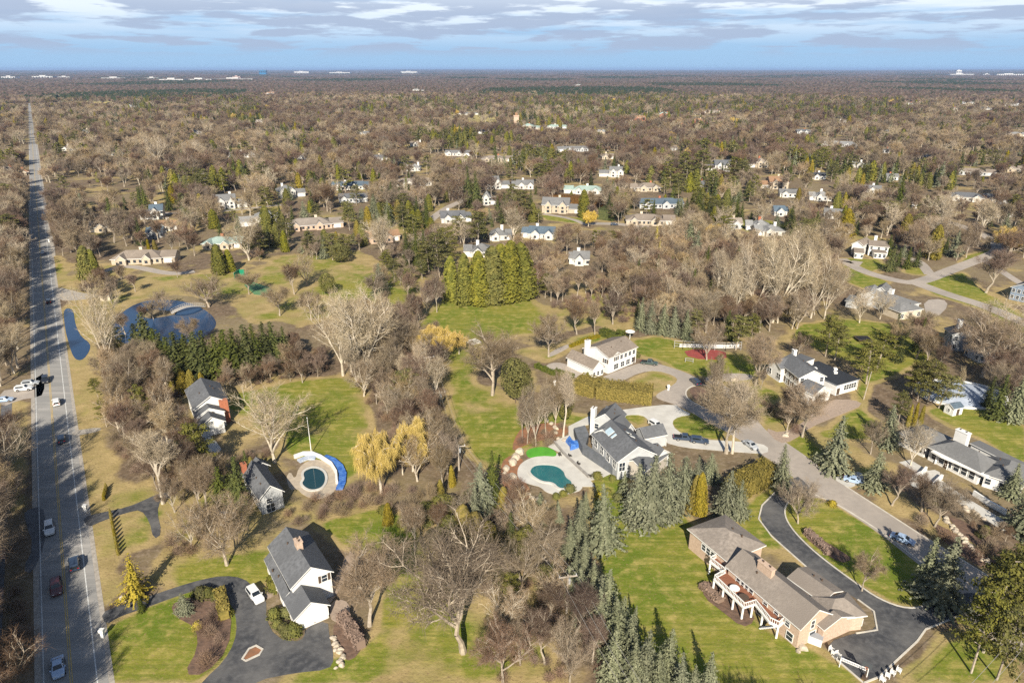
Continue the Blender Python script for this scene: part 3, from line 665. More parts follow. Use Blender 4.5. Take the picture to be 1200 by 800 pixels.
# low planter wall across the patio
b = MB(); line_strip(GP([PD(378,320), PD(440,395), PD(600,545)]), .45, 0, .7, M('grey_stone_wall', (.36,.34,.31), (.28,.26,.24), scale=1), b); tag(b.build('patio_wall'), 'low grey wall between the pale patio and the teal pool', 'wall')
def patio_chair(px, py, rz, label):
    x, y = G(px, py); r = empty('patio_chair', (x, y, .06), label, 'chair', 'chairs on the patio', rz); m = M('dark_rattan', (.05, .045, .04), rough=.7)
    b = MB(); b.box(-.35, -.35, .3, .35, .35, .45, m); b.build('seat', r); b = MB(); b.box(-.35, .28, .45, .35, .38, .95, m); b.build('backrest', r)
    for sx in (-.3, .3):
        for sy in (-.3, .3): b = MB(); b.box(sx-.03, sy-.03, 0, sx+.03, sy+.03, .3, m); b.build('leg', r)
for (x, y, rz, w) in ((415,405,.4,'nearest the putting green'), (480,410,2,'on the wall side beside the blue tarpaulin'), (535,462,1,'midway along the patio wall'), (608,540,2.6,'at the end of the patio wall nearest the spruces'), (690,440,.8,'nearest the terrace wall'), (735,470,-.8,'at the house corner by the spruces')):
    p = PD(x, y); patio_chair(p[0], p[1], rz, 'dark rattan patio chair '+w)
# E - tan brick ranch with deck
PE = lambda x, y: (790+x/5, 590+y/5)
h = House('brick_ranch_house', 'long tan brick ranch house with brown roof and raised rear deck', land='the long brick ranch house')
h.block(PE(310,338), PE(75,145), PE(505,215), 4.6, 1.9, 'hip', wall=brickm, rm='brown', oh=.5)
h.block(PE(742,740), PE(298,365), PE(905,625), 4.6, 2.6, 'gable', wall=brickm, rm='brown', oh=.5)
h.block(PE(870,580), PE(660,430), PE(1000,515), 3.6, 1.0, 'gable', wall=brickm, rm='brown', oh=.4)
h.block(PE(1135,655), PE(1015,515), PE(905,690), 3.4, 1.7, 'hip', wall=brickm, rm='brown', oh=.4)
h.block(PE(880,742), PE(1065,660), PE(830,700), 3.4, 1.4, 'gable', wall=brickm, rm='brown', ridge='v', oh=.35)
h.chimney(1, .64, .43, 8.2, 3.2, .9, brickm)
h.row(0, 'A', 3, 3.0, 1.0, 1.3, a=.35, c=.6).row(1, 'A', 4, 3.3, 1.1, 1.7, a=.66, c=.84).row(1, 'A', 3, 3.2, .9, 1.0, a=.15, c=.45).put(1, 'D', .55, 3.9, .8, 1.6).put(1, 'D', .5, 1.4, 1.4, 1.6)
h.row(1, 'A', 5, 1.2, 1.3, 1.6, a=.1, c=.9).row(3, 'C', 1, 1.3, 4.6, 2.2, 'g').row(2, 'C', 2, 2.0).row(3, 'A', 2, 1.6)
rE = h.done(); b1 = h.blocks[1]
# deck: world polygon at z 2.9 along the rear (face A) side
deckw = M('red_brown_decking', (.30, .13, .075), (.22, .09, .055), scale=1, stretch=(b1['ang'], .1, 4), rough=.7)
DK = [G(*PE(*p), 3.0) for p in [(210,335),(245,315),(300,365),(420,465),(470,545),(640,690),(612,715),(560,690),(475,585),(410,605),(235,440),(300,405)]]
poly_part(rE, 'deck', DK, 2.8, 3.0, deckw, trimw)
rl = MB()
out = [G(*PE(*p), 3.0) for p in [(245,315),(210,335),(300,405),(235,440),(410,605),(475,585),(560,690),(612,715),(640,690)]]
line_strip(out, .16, 3.85, 4.0, trimw, rl); line_strip(out, .3, 2.65, 3.05, trimw, rl)
for i in range(len(out)-1):
    a, c = Vector(out[i]), Vector(out[i+1]); n = max(1, int((c-a).length/.35))
    for j in range(n):
        q = a.lerp(c, j/n); rl.box(q.x-.035, q.y-.035, 3.0, q.x+.035, q.y+.035, 3.85, trimw)
c = rE.location; rl.v = [(p[0]-c.x, p[1]-c.y, p[2]) for p in rl.v]; rl.build('deck_railing', rE)
for p in [(235,440),(290,492),(350,545),(405,600),(460,590),(520,640),(610,710),(212,340)]:
    x, y = G(*PE(*p), 2.8); b = MB(); b.box(x-c.x-.16, y-c.y-.16, 0, x-c.x+.16, y-c.y+.16, 2.8, trimw); b.build('deck_post', rE)
st = MB()
sx, sy = G(*PE(600,735), 1.5); u = b1['u']; v = b1['v']
for i in range(9):
    z = 3.0-.32*i; q = Vector(G(*PE(630,700), 3.0))-u*(.32*i)-v*.6; a = q
    T = lambda p, q=q: (q.x+u.x*p[0]+v.x*p[1]-c.x, q.y+u.y*p[0]+v.y*p[1]-c.y, p[2])
    st.box(-.32, -1.2, z-.25, 0, 0, z-.2, trimw, T)
st.build('deck_stairs', rE)
# grill and table on deck; under-deck
def table(px, py, h, lab, m, z0):
    x, y = G(px, py, z0); r = empty('patio_table', (x, y, z0), lab, 'table'); b = MB(); b.prism(ring(0, 0, .9, .9, 16), .72, .78, m); b.build('table_top', r)
    for a_ in range(4): b = MB(); b.tube([(.5*math.cos(a_*1.57), .5*math.sin(a_*1.57), .0), (.4*math.cos(a_*1.57), .4*math.sin(a_*1.57), .72)], .04, m); b.build('leg', r)
table(*PE(352,512), 0, 'round white table on the red-brown deck of the brick house', trimw, 3.0)
table(*PE(405,565), 0, 'round dark table at the deck corner of the brick house', doorm, 3.0)
# F - long white house on the right
PF = lambda x, y: (1040+x/7.475, 480+y/7.475)
h = House('long_white_house', 'long low white house with grey roof, columned porch and forecourt', land='the long white house')
h.block(PF(345,325), PF(90,200), PF(560,240), 3.4, 1.6, 'hip', wall=white, rm='grey', oh=.5)
h.block(PF(820,555), PF(345,320), PF(1010,480), 3.6, 2.6, 'hip', wall=white, rm='grey', oh=.6)
h.block(PF(1210,680), PF(830,560), PF(1250,500), 3.4, 2.2, 'hip', wall=white, rm='grey', oh=.5)
h.block(PF(1180,520), PF(720,290), PF(1220,470), 3.5, .3, 'flat', wall=white, rm='grey', oh=.3)
h.chimney(1, .75, .9, 7.6, 3.0, 1.4, white)
h.row(0, 'A', 3, 1.7, 1.0, 1.5).row(1, 'A', 6, 1.7, 1.3, 1.9).row(1, 'C', 6, 1.7, 1.3, 1.9).row(0, 'C', 3, 1.7).row(2, 'A', 3, 1.7).row(2, 'C', 3, 1.7).put(1, 'A', .62, 1.2, 1.2, 2.2, 'd').put(0, 'A', .16, 1.7, 1.0, 1.5, 's')
rF = h.done(); c = rF.location
pb = MB(); line_strip([G(*PF(*p), 3.5) for p in [(400,355),(480,400),(600,450),(760,520),(880,580)]], 1.2, 3.1, 3.5, trimw, pb); pb.v = [(p[0]-c.x, p[1]-c.y, p[2]) for p in pb.v]; pb.build('porch_beam', rF)
for p in [(440,375),(545,425),(650,470),(750,515),(815,545)]:
    x, y = G(*PF(*p), 3.1); b = MB(); b.tube([(x-c.x, y-c.y, 0), (x-c.x, y-c.y, 3.1)], .17, trimw, 10); b.build('column', rF)
for pts, lb in (([(165,635),(230,600),(300,570),(335,530)], 'left'), ([(370,750),(380,690),(430,640),(475,600)], 'right')):
    b = MB(); line_strip(GP([PF(*p) for p in pts]), .5, 0, 1.1, white, b); tag(b.build('courtyard_wall'), 'curved white wall on the '+lb+' side of the long white house forecourt', 'wall')
b = MB(); line_strip(GP([(1140,580),(1158,592),(1178,603)]), .4, 0, 1.3, white, b); tag(b.build('garden_wall'), 'straight white garden wall below the big spruce of the long white house', 'wall')
# G - white house with black flat roof
PG = lambda x, y: (880+x/8, 400+y/8)
h = House('white_flat_roof_house', 'white two-storey house with slate gables and black flat-roofed wing', land='the house with black flat roof')
h.block(PG(450,345), PG(240,180), PG(690,310), 5.2, 2.2, wall=white, rm='slate', oh=.4)
h.block(PG(155,180), PG(280,262), PG(260,130), 4.6, 2.0, wall=white, rm='slate', ridge='v', oh=.4)
h.block(PG(810,410), PG(1025,350), PG(560,200), 3.6, 0, 'flat', wall=white, rm=roofmat('roof_black_membrane', (.045,.05,.06)), oh=.25, fascia=M('grey_fascia', (.2,.22,.25)))
h.block(PG(590,505), PG(430,430), PG(800,465), 3.4, 2.0, wall=white, rm='slate', oh=.35)
h.block(PG(390,140), PG(520,190), PG(500,125), 5.6, .1, 'flat', wall=white, rm='slate', oh=.1)
h.chimney(0, .98, .6, 8.6, 1.3, 1.0, white)
h.row(0, 'A', 5, 4.0, 1.0, 1.4, 's').row(0, 'A', 5, 1.5, 1.0, 1.6, 's').row(0, 'D', 2, 4.2).row(2, 'A', 5, 1.9, 1.0, 1.6, a=.4, c=.85).row(1, 'D', 2, 1.7, 2.0, 1.8).row(1, 'A', 2, 1.8, 2.0, 1.8).row(3, 'A', 2, 1.4, 1.1, 1.3).put(3, 'D', .5, 1.2, 4.4, 2.2, 'g').put(2, 'A', .1, 1.2, 1.2, 2.1, 'd')
rG = h.done(); c = rG.location
for p in [(790,262),(790,295),(600,258)]:
    x, y = G(*PG(*p), 3.7); b = MB(); b.box(x-c.x-.5, y-c.y-.5, 3.55, x-c.x+.5, y-c.y+.5, 4.2, trimw); b.build('roof_vent', rG)
# H - white house with brown roof
PH = lambda x, y: (640+x/8, 380+y/8)
h = House('white_brown_roof_house', 'white two-storey house with brown shingle roof above the trimmed hedge', land='the white house with brown roof')
h.block(PH(590,318), PH(865,210), PH(435,185), 5.6, 2.2, wall=white, rm='tan', oh=.4)
h.block(PH(440,425), PH(555,385), PH(235,290), 3.2, 2.2, wall=white, rm='tan', oh=.4, ridge='v')
h.block(PH(620,315), PH(715,275), PH(600,250), 5.3, 1.4, wall=white, rm='tan', ridge='v', oh=.3)
h.block(PH(205,300), PH(300,360), PH(300,260), 2.9, 1.0, wall=white, rm='tan', oh=.3)
h.chimney(0, .0, .8, 8.8, 1.6, 1.2, white, z0=0)
h.row(0, 'A', 4, 4.2, 1.3, 1.3, a=.45, c=.9).row(0, 'A', 3, 1.5, 1.8, 1.7, a=.5, c=.9).row(0, 'D', 2, 4.0, 1, 1.3, 's').row(2, 'A', 1, 4.3, 1.2, 1.2, 's').row(2, 'A', 1, 1.6, 2.2, 1.7).row(1, 'A', 3, 1.2, .9, 1.3).put(0, 'A', .93, 1.2, 1.0, 2.1, 'd').row(1, 'B', 1, 1.4).done()
# I, J, K, L
h = House('dark_roof_house', 'white two-storey house with dark roof behind wide brown bare trees', land='the dark roofed house behind trees')
h.block((1116,392), (1106,384), (1148,386), 6, 2.2, wall=greyside, rm='dark'); h.block((1150,408), (1132,398), (1166,396), 5.4, 2, wall=greyside, rm='dark')
h.chimney(0, .6, .3, 10, 1.5, 1.2, white).row(0, 'A', 2, 4.5).row(0, 'D', 3, 4.5).row(0, 'D', 3, 1.6).row(1, 'D', 2, 4.2).row(1, 'A', 2, 4.2).row(1, 'D', 2, 1.5).row(1, 'A', 2, 1.5).done()
h = House('grey_villa', 'sprawling grey-roofed villa with stone walls beside the curving street', land='the sprawling grey villa')
h.block((1052,360), (1008,345), (1064,350), 3.6, 2.2, 'hip', wall=greyside, rm='grey'); h.block((1083,362), (1055,366), (1078,352), 3.4, 2.2, 'hip', wall=cream, rm='grey')
h.block((1008,345), (1014,336), (1030,347), 4.6, 1.6, wall=greyside, rm='pale'); h.block((1024,340), (1030,334), (1040,342), 5, 1.8, wall=greyside, rm='grey'); h.block((990,352), (996,345), (1012,352), 2.8, .8, 'hip', wall=greyside, rm='pale')
h.chimney(0, .5, .5, 7.5, 1.5, 1.2, white).row(0, 'A', 5, 1.6, 1.4, 1.6).row(1, 'A', 3, 1.5, 1.6, 1.6).row(4, 'A', 2, 1.3).row(2, 'A', 1, 3).row(1, 'D', 1, 1.5).done()
h = House('white_street_house', 'white two-storey house with grey roof and porch behind the looping street', land='the white house behind the loop')
h.block((1012,288), (1022,283), (1001,284), 5.6, 2.0, wall=white, rm='tan', ridge='u'); h.block((1018,288), (1043,290), (1018,282), 5.2, 1.8, wall=white, rm='tan'); h.block((1001,296), (1013,297), (1002,290), 3, 1.2, wall=white, rm='tan'); h.block((1024,296), (1040,297), (1024,291), 3, 1.0, 'shed', wall=white, rm='tan')
h.chimney(1, .35, .6, 9, 1.4, 1.1, white).row(0, 'A', 1, 4.4).row(1, 'A', 3, 4.2).row(1, 'A', 2, 1.5).row(2, 'A', 2, 1.4).row(3, 'A', 3, 1.4, 1.2, 1.7).row(0, 'D', 1, 1.5).done()
h = House('blue_grey_house', 'blue-grey two-storey house at the right edge beyond the street', land='the blue-grey house')
h.block((1184,336), (1212,342), (1188,326), 5.4, 2.4, wall=M('blue_grey_siding', (.25,.31,.4), (.2,.26,.34), scale=1), rm='slate', ridge='v').row(0, 'A', 4, 4.2).row(0, 'A', 4, 1.5).row(0, 'D', 2, 4.2).done()
# shed, court, umbrellas etc
h = House('garden_shed', 'small white garden shed standing alone on the lawn', 'shed', land='the white garden shed'); x, y = G(1120,485); h.block(at=(x-1.9, y-1.6, .35, 4.0, 3.2), ze=2.3, rise=1.0, rm='blue', oh=.2).put(0, 'A', .5, 1.0, 1.0, 1.9, 'd').put(0, 'D', .5, 1.3, .7, .8).done()
h = House('garden_shed', 'tiny white shed beside the street above the blue spruces', 'shed'); x, y = G(1071,245); h.block(at=(x-2, y, .2, 4.6, 4), ze=3, rise=1.6, rm='slate', oh=.2).put(0, 'A', .5, 1.1, 1.1, 2, 'd').done()
h = House('pump_house', 'little white pump hut beside the pond and road', 'hut'); x, y = G(123,352); h.block(at=(x-1.6, y-1, .1, 4.4, 3), ze=2.4, rise=.8, wall=cream, rm='rust', oh=.25).put(0, 'A', .5, 1.1, 1, 1.9, 'd').done()

# ------------------------------------------------------------------ mid-distance houses: x0,y0,x1,y1 photo box, wall, roof, height style, label
MIDL = {'white': M('weathered_white_siding', (.66, .64, .60), (.55, .53, .49), scale=.5, rough=.8), 'cream': M('weathered_cream', (.52, .45, .35), (.43, .36, .27), scale=.5, rough=.85), 'brick': redbrick, 'grey': greyside, 'tan': brickm}
def mid(x0, y0, x1, y1, wall, rm, st, name, label, land=None, ang=None):
    """st: storeys; built from its own seed: main block, wing(s), front gable, chimney, windows"""
    rg = random.Random(int(x0*7+y0)); by = y1; h = House(name, label, 'house', None, land)
    x, y = G((x0+x1)/2, by); dep = y*CP+HC*SP; Wd = (x1-x0)/FPX*dep
    ze = 2.9 if st == 1 else 5.3; rise = (3.0 if st == 1 else 3.8)*rg.uniform(.85, 1.2)
    L = min(max(Wd*1.06, 10), 50); an = math.atan2(y, x)-math.pi/2 if ang is None else 0; an = (an*.6+rg.uniform(-.22, .22)) if ang is None else ang
    d = rg.uniform(12, 16); d = min(d, L*.8)
    u = Vector((math.cos(an), math.sin(an))); v = Vector((-u.y, u.x)); o = Vector((x, y))-u*L/2
    roof = 'hip' if rm in ('pale', 'green', 'tan') or rg.random() < .35 else 'gable'
    P = lambda a, b: (o.x+u.x*a+v.x*b, o.y+u.y*a+v.y*b)
    l1 = L*rg.uniform(.55, .72) if st > 1 else L*.8; s0 = rg.choice([0, L-l1]); q = P(s0, 2)
    WL = MIDL[wall]
    h.block(at=(*q, an, l1, d), ze=ze, rise=rise, roof=roof, wall=WL, rm=rm)
    w2 = L-l1+1.5; q = P(l1-1.5 if s0 == 0 else 0, 3.2); h.block(at=(*q, an, w2, d*.8), ze=2.9, rise=2.6, roof='gable', wall=WL, rm=rm)
    ng = 1 if L < 18 else 2
    for i in range(ng):
        gw = rg.uniform(4.5, 6); q = P(s0+l1*(.12+.5*i), 0.2); h.block(at=(*q, an, gw, d*.5+2), ze=ze-.4 if st > 1 else ze-.05, rise=rise*.75, roof='gable', ridge='v', wall=WL, rm=rm, oh=.3)
        h.put(2+i, 'A', .5, ze-1.4, 1.4, 1.4)
        if st > 1: h.put(2+i, 'A', .5, 1.5, 1.8, 1.6)
    n = max(2, int(l1/4))
    for z in ([1.5, 4.2] if st > 1 else [1.5]): h.row(0, 'A', n, z, 1.3, 1.4, a=.35, c=.92)
    h.row(1, 'A', 1, 1.2, min(4.4, w2*.5), 2.2, 'g'); h.put(0, 'A', .3, 1.1, 1.1, 2.1, 'd')
    h.put(0, 'B', .4, ze-1.4, 1.1, 1.3); h.put(0, 'D', .5, ze-1.4, 1.1, 1.3)
    if rg.random() < .75: h.chimney(0, rg.uniform(.3, .8), .55, ze+rise+1.2, 1.5, 1.1, white if wall == 'white' else redbrick if rg.random() < .5 else cream)
    h.done(simple=True)
    clear([(x0, y0), (x1, y0), (x1, y1-1), (x0, y1-1)])
m_ = mid
m_(254,226,289,245,'white','grey',2,'white_house','white two-storey house with grey hip roof left of the tall pine group','the white house by the pine group')
m_(283,245,325,266,'white','pale',2,'white_gabled_house','broad white gabled house with pale roof right of the yellow tree','the broad white gabled house')
m_(236,270,280,293,'cream','green',1,'green_roof_house','house with wide grey-green hip roof and a red brick front','the grey-green roofed house')
m_(165,245,190,258,'white','blue',2,'white_house','white house with blue roof half hidden by bare trees above the low white one')
m_(185,259,207,272,'white','rust',1,'white_house','low white house with orange-brown roof right of the blue-roofed one')
m_(172,272,187,280,'grey','blue',1,'blue_roof_garage','small blue-roofed garage in front of the orange-brown roofed house')
m_(105,261,133,273,'cream','grey',1,'beige_house','low beige house with flat-looking roof deep in the brown trees')
m_(132,294,200,311,'cream','tan',1,'long_low_house','very long low house with grey-brown roof beside the pond meadow','the long low grey-brown house')
m_(125,172,145,183,'white','dark',1,'dark_roof_house','dark-roofed white house far up the left road')
m_(265,175,298,185,'white','pale',1,'pale_roof_house','pale-roofed long house far behind the pine group')
m_(187,192,200,200,'grey','grey',1,'grey_house','small grey house in the trees right of the far left road')
m_(72,170,86,177,'white','tan',1,'white_house','small white house in the far woods near the left road')
m_(327,219,358,232,'white','grey',2,'white_house','white house with twin gables behind the dark little fir','the twin-gabled white house')
m_(390,211,434,223,'white','blue',1,'white_house','long low white house with blue-grey roof in a clearing')
m_(398,225,430,238,'grey','slate',1,'grey_house','slate-roofed grey house just in front of the long white one')
m_(464,200,506,219,'white','brown',1,'brown_roof_house','long brown-roofed white house left of the paired tall firs')
m_(476,193,492,201,'white','pale',1,'white_house','small pale-roofed white house above the long brown-roofed one')
m_(340,250,402,270,'tan','brown',1,'tan_gabled_house','tan multi-gabled house with brown roofs in the centre-left woods','the tan multi-gabled house')
m_(518,240,553,262,'white','slate',1,'grey_roof_house','slate-roofed house below the short curving street','the slate-roofed house by the short street')
m_(568,209,598,222,'white','grey',2,'white_house','white house with grey roof right of the tall paired firs','the white house by the paired firs')
m_(566,228,580,241,'white','grey',2,'white_house','small white two-storey house directly below the bigger white one')
m_(574,268,600,283,'white','grey',1,'white_house','grey-roofed white house behind the dense dark evergreen wall')
m_(432,270,470,285,'tan','rust',1,'pink_brick_house','pinkish brick house behind the pale leafless sycamore')
m_(544,294,578,303,'white','grey',1,'white_outbuilding','long pale outbuilding above the dense evergreen wall')
m_(521,175,550,183,'white','grey',1,'pale_house','pale house left of the cream far house, above the firs')
m_(565,178,601,190,'cream','tan',1,'cream_house','cream house with tan roof in the far centre')
m_(635,232,688,251,'cream','grey',2,'tudor_house','cream house with grey roof and three steep front gables','the three-gabled cream house')
m_(661,217,706,228,'white','green',1,'pale_roof_house','wide pale green-grey hip roof behind the rust-coloured hedge')
m_(600,207,625,222,'white','grey',1,'white_house','white house with grey roof left of the round pine cluster')
m_(702,196,728,208,'white','grey',2,'white_house','white house half hidden by trees above the rust-coloured hedge')
m_(740,209,775,225,'cream','tan',1,'cream_house','cream house with steep gable left of the dark conifer pair')
m_(751,230,802,245,'grey','blue',1,'blue_roof_house','blue-grey roofed house with twin front gables','the blue-grey roofed twin-gable house')
m_(735,248,790,265,'cream','tan',1,'flat_ranch_house','low tan ranch house with long flat roof and porch','the low tan ranch house')
m_(828,186,856,201,'white','slate',2,'white_house','bright white two-storey house standing clear of the far trees','the bright white far house')
m_(878,176,899,197,'cream','tan',2,'cream_house','cream house in the trees right of the bright white far house')
m_(610,265,648,281,'white','blue',1,'blue_roof_house','white house with dark blue roof left of the brown thicket','the dark blue roofed house')
m_(875,263,902,272,'grey','pale',1,'grey_house','low grey house partly behind the pale tall trees')
m_(666,295,690,312,'white','grey',1,'hidden_house','grey-white house nearly hidden in the grey trees')
m_(655,170,690,178,'grey','grey',1,'grey_roof_house','long grey roof in the far centre woods')
m_(893,206,923,222,'cream','rust',2,'rust_roof_house','cream house with orange-brown hip roof and columns','the orange-brown roofed house')
m_(915,220,938,232,'white','grey',1,'white_house','white house directly below the orange-brown roofed one')
m_(953,201,969,211,'white','dark',1,'white_house','small white dark-roofed house beneath a round green pine')
m_(950,220,974,236,'white','pale',1,'white_house','white house with pale roof left of the lone pale tree')
m_(966,243,987,257,'white','grey',1,'white_house','white house with grey roof in front of the lone pale tree')
m_(909,245,925,254,'white','blue',1,'white_house','small white gabled house beside the bare tree in the right centre')
m_(888,264,921,278,'white','pale',1,'white_house','white low house left of the green lawn patch')
m_(1013,217,1031,227,'white','grey',1,'white_house','white house half behind the purple tree, right centre')
m_(1115,220,1163,237,'white','slate',1,'slate_roof_house','wide white house with dark slate roofs at the top of the right-hand street','the wide slate-roofed house')
m_(1122,194,1163,206,'grey','tan',1,'grey_house','big stone-grey house in the woods at the far right')
m_(1170,243,1184,255,'white','grey',2,'white_house','narrow white house by the street bend at the right')
m_(960,161,1002,172,'grey','pale',1,'pale_roof_house','cluster of pale roofs far right of centre')
m_(1181,150,1203,160,'cream','pale',1,'pale_house','pale house at the far right edge')
m_(612,141,632,152,'cream','green',2,'green_dome_hall','large hall with grey-green roof beside the orange brick tower')
m_(641,144,664,151,'white','green',1,'green_roof_hall','pale green roofed hall right of the bigger green roofed hall')
m_(737,133,757,142,'brick','rust',2,'brick_school','orange brick building with a raised centre in the far woods')
m_(786,135,840,146,'brick','rust',2,'brick_school','long orange brick school building in the far woods','the long orange brick school')
m_(767,131,784,137,'brick','green',2,'green_roof_hall','pale green roof between the two orange brick buildings')
m_(819,127,853,133,'cream','tan',1,'tan_hall','long tan building behind the orange brick school')
m_(1116,118,1125,131,'cream','tan',2,'tan_house','tall tan building in the far right woods')
m_(1128,116,1143,122,'white','pale',1,'white_house','white building right of the tall tan one, far right')
m_(527,129,570,135,'white','grey',1,'white_terrace','long white row of buildings behind the far yellow field')
m_(480,102,500,107,'white','pale',2,'white_office','white block among distant trees left of centre')
m_(536,105,550,109,'white','pale',2,'white_office','second white block, right of the first in the distant trees')
m_(304,105,323,111,'white','rust',2,'white_office','pinkish white building under the distant blue tower')
m_(150,122,158,127,'white','pale',2,'white_house','tiny white house in the far left woods below the yellow field')
m_(672,96,681,101,'white','pale',2,'white_house','tiny white building in the far centre haze')
m_(640,107,665,112,'cream','pale',2,'cream_terrace','scatter of cream buildings left of the far blue-green wood')
m_(20,196,33,206,'cream','rust',1,'cream_house','small cream house left of the far road')
m_(0,192,14,203,'cream','tan',1,'tan_house','tan house at the far left edge of the photo')
for i, (x0, y0, w, st, lb) in enumerate([(348,180,16,1,'below the far tree line, left of the golden tree'), (420,152,12,1,'in far woods left of the deep blue conifers'), (706,180,14,1,'in the far woods below the brick school'), (935,150,16,1,'below the dark pine band at the right'), (980,140,12,1,'just right of the dark pine band'), (1035,173,14,1,'in the brown wood right of the pale roofs'), (1075,180,14,1,'second along the brown wood right of the pale roofs'), (1060,118,10,1,'left of the tall tan building'), (1150,124,14,1,'right of the white building at the far right'), (1178,118,16,2,'close to the right edge under the horizon'), (700,150,10,1,'right of the pale green hall'), (560,150,12,1,'below the long white row'), (480,165,14,1,'above the small pale-roofed white house'), (225,150,12,1,'in the far left woods'), (300,140,14,1,'under the distant office, centre left'), (95,150,12,1,'by the far left road'), (1030,150,12,1,'in the brown wood far right'), (780,170,14,1,'left of the bright white far house'), (808,215,16,1,'right of the cream gabled house'), (855,262,14,1,'white caravan-like, beside the pale trees'), (1000,190,14,1,'below the brown wood right of centre'), (1040,205,14,1,'above the street at the right'), (1180,195,16,1,'near the right edge in brown woods'), (440,182,14,1,'right of the golden tree'), (230,205,12,1,'behind the pine group')]):
    m_(x0, y0, x0+w, y0+(7 if y0 > 140 else 5)*(1 if st == 1 else 1.3), ['white','grey','cream','grey'][i % 4], ['pale','grey','tan','slate','brown'][i % 5], st, 'distant_house', 'small distant '+['white','grey','cream','grey'][i % 4]+' house '+lb)
# far horizon buildings
def farb(x0, x1, yt, yd, m, name, label):
    y = G(600, yd)[1]; dep = y*CP+HC*SP; xx0, xx1 = (x0-600)/FPX*dep, (x1-600)/FPX*dep
    hh = max(18, HC-y*(SP+(yt-400)/FPX*CP)/(CP-(yt-400)/FPX*SP)); r = empty(name, ((xx0+xx1)/2, y, 0), label, 'building', 'far buildings under the horizon'); w = (xx1-xx0)
    b = MB(); b.box(-w/2, 0, 0, w/2, w*.3+30, hh, m); b.build('wall', r)
    b = MB(); b.box(-w/2-2, -2, hh, w/2+2, w*.3+32, hh+2, RF['pale']); b.box(-w*.2, w*.1, hh+2, w*.1, w*.2, hh+8, m); b.build('roof', r)
    b = MB(); 
    n = max(3, int(w/25))
    for i in range(n): b.box(-w/2+w*(i+.2)/n, -1, hh*.55, -w/2+w*(i+.8)/n, .5, hh*.8, glass)
    b.build('window_band', r)
bwh = M('bright_white_cladding', (.66, .65, .64), rough=.6)
for a in [(119,147,91.5,94,bwh,'warehouse','white warehouse, leftmost of the bright row under the left horizon'), (170,186,91.5,94.5,bwh,'warehouse','small white warehouse second in the bright row at left horizon'), (187,215,93,97,bwh,'warehouse','wide white warehouse third in the bright row'), (218,248,93,96.5,bwh,'warehouse','wide white warehouse fourth in the bright row'),
          (250,296,93,95.5,bwh,'warehouse','long white warehouse at the right end of the bright row'), (273,282,90,94,M('pink_brick_far', (.55,.4,.36)),'office_block','pinkish block rising behind the right end of the warehouse row'), (2,18,90,93,bwh,'warehouse','white shed at the left edge of the horizon'), (38,62,89.5,92.5,bwh,'warehouse','white shed right of the left-edge one on the horizon'), (304,312,82.5,88.5,M('blue_glass_tower', (.03,.16,.33), rough=.2),'glass_tower','dark blue tower block standing alone on the horizon'),
          (345,362,84,87,bwh,'warehouse','thin white strip building right of the blue tower'), (386,410,85,87.5,bwh,'warehouse','thin white strip building further right of the blue tower'), (470,489,84,87,bwh,'warehouse','thin white strip building near the centre horizon'), (1113,1141,87,89.5,bwh,'warehouse','low white base building under the right horizon tower'), (1120,1126,82.5,89,bwh,'white_tower','white tower on the right horizon'), (1152,1162,87,89,bwh,'warehouse','small white shed right of the white tower'), (1168,1203,87,90,bwh,'warehouse','long white shed at the right end of the horizon'), (68,82,90.5,92.5,bwh,'warehouse','tiny white shed between the left sheds on the horizon')]: farb(*a)
x, y = G(605, 151); r = empty('brick_tower', (x, y, 0), 'slim orange brick tower standing far off in the woods', 'tower'); b = MB(); b.box(-4, -4, 0, 4, 4, 19, brickm); b.build('shaft', r); b = MB(); b.box(-4.5, -4.5, 19, 4.5, 4.5, 20.5, brickm); b.box(-2, -2, 20.5, 2, 2, 25, RF['rust']); b.build('top', r)
# ------------------------------------------------------------------ tree meshes
def qmesh(name, V, F, m):
    me = bpy.data.meshes.new(name); quadmesh(me, np.asarray(V, float), np.asarray(F)); me.materials.append(m); return me
def slivers(P, D, Ln, Wd, rg, droop=0.0):
    """thin twig quads: start P, direction D"""
    n = len(P); D = D/np.linalg.norm(D, axis=1, keepdims=True); r = rg.normal(size=(n, 3)); S = np.cross(D, r); S /= np.linalg.norm(S, axis=1, keepdims=True)+1e-9
    Ln = np.asarray(Ln).reshape(-1, 1); Wd = np.asarray(Wd).reshape(-1, 1)
    mid_ = P+D*Ln*.5; end = P+D*Ln; end[:, 2] -= droop*Ln[:, 0]; mid_[:, 2] -= droop*Ln[:, 0]*.2
    V = np.stack([P-S*Wd*.5, P+S*Wd*.5, mid_+S*Wd*.4, mid_-S*Wd*.4, end+S*Wd*.12, end-S*Wd*.12], 1).reshape(-1, 3)
    i = np.arange(n)*6; F = np.concatenate([np.stack([i, i+1, i+2, i+3], 1), np.stack([i+3, i+2, i+4, i+5], 1)]); return V, F
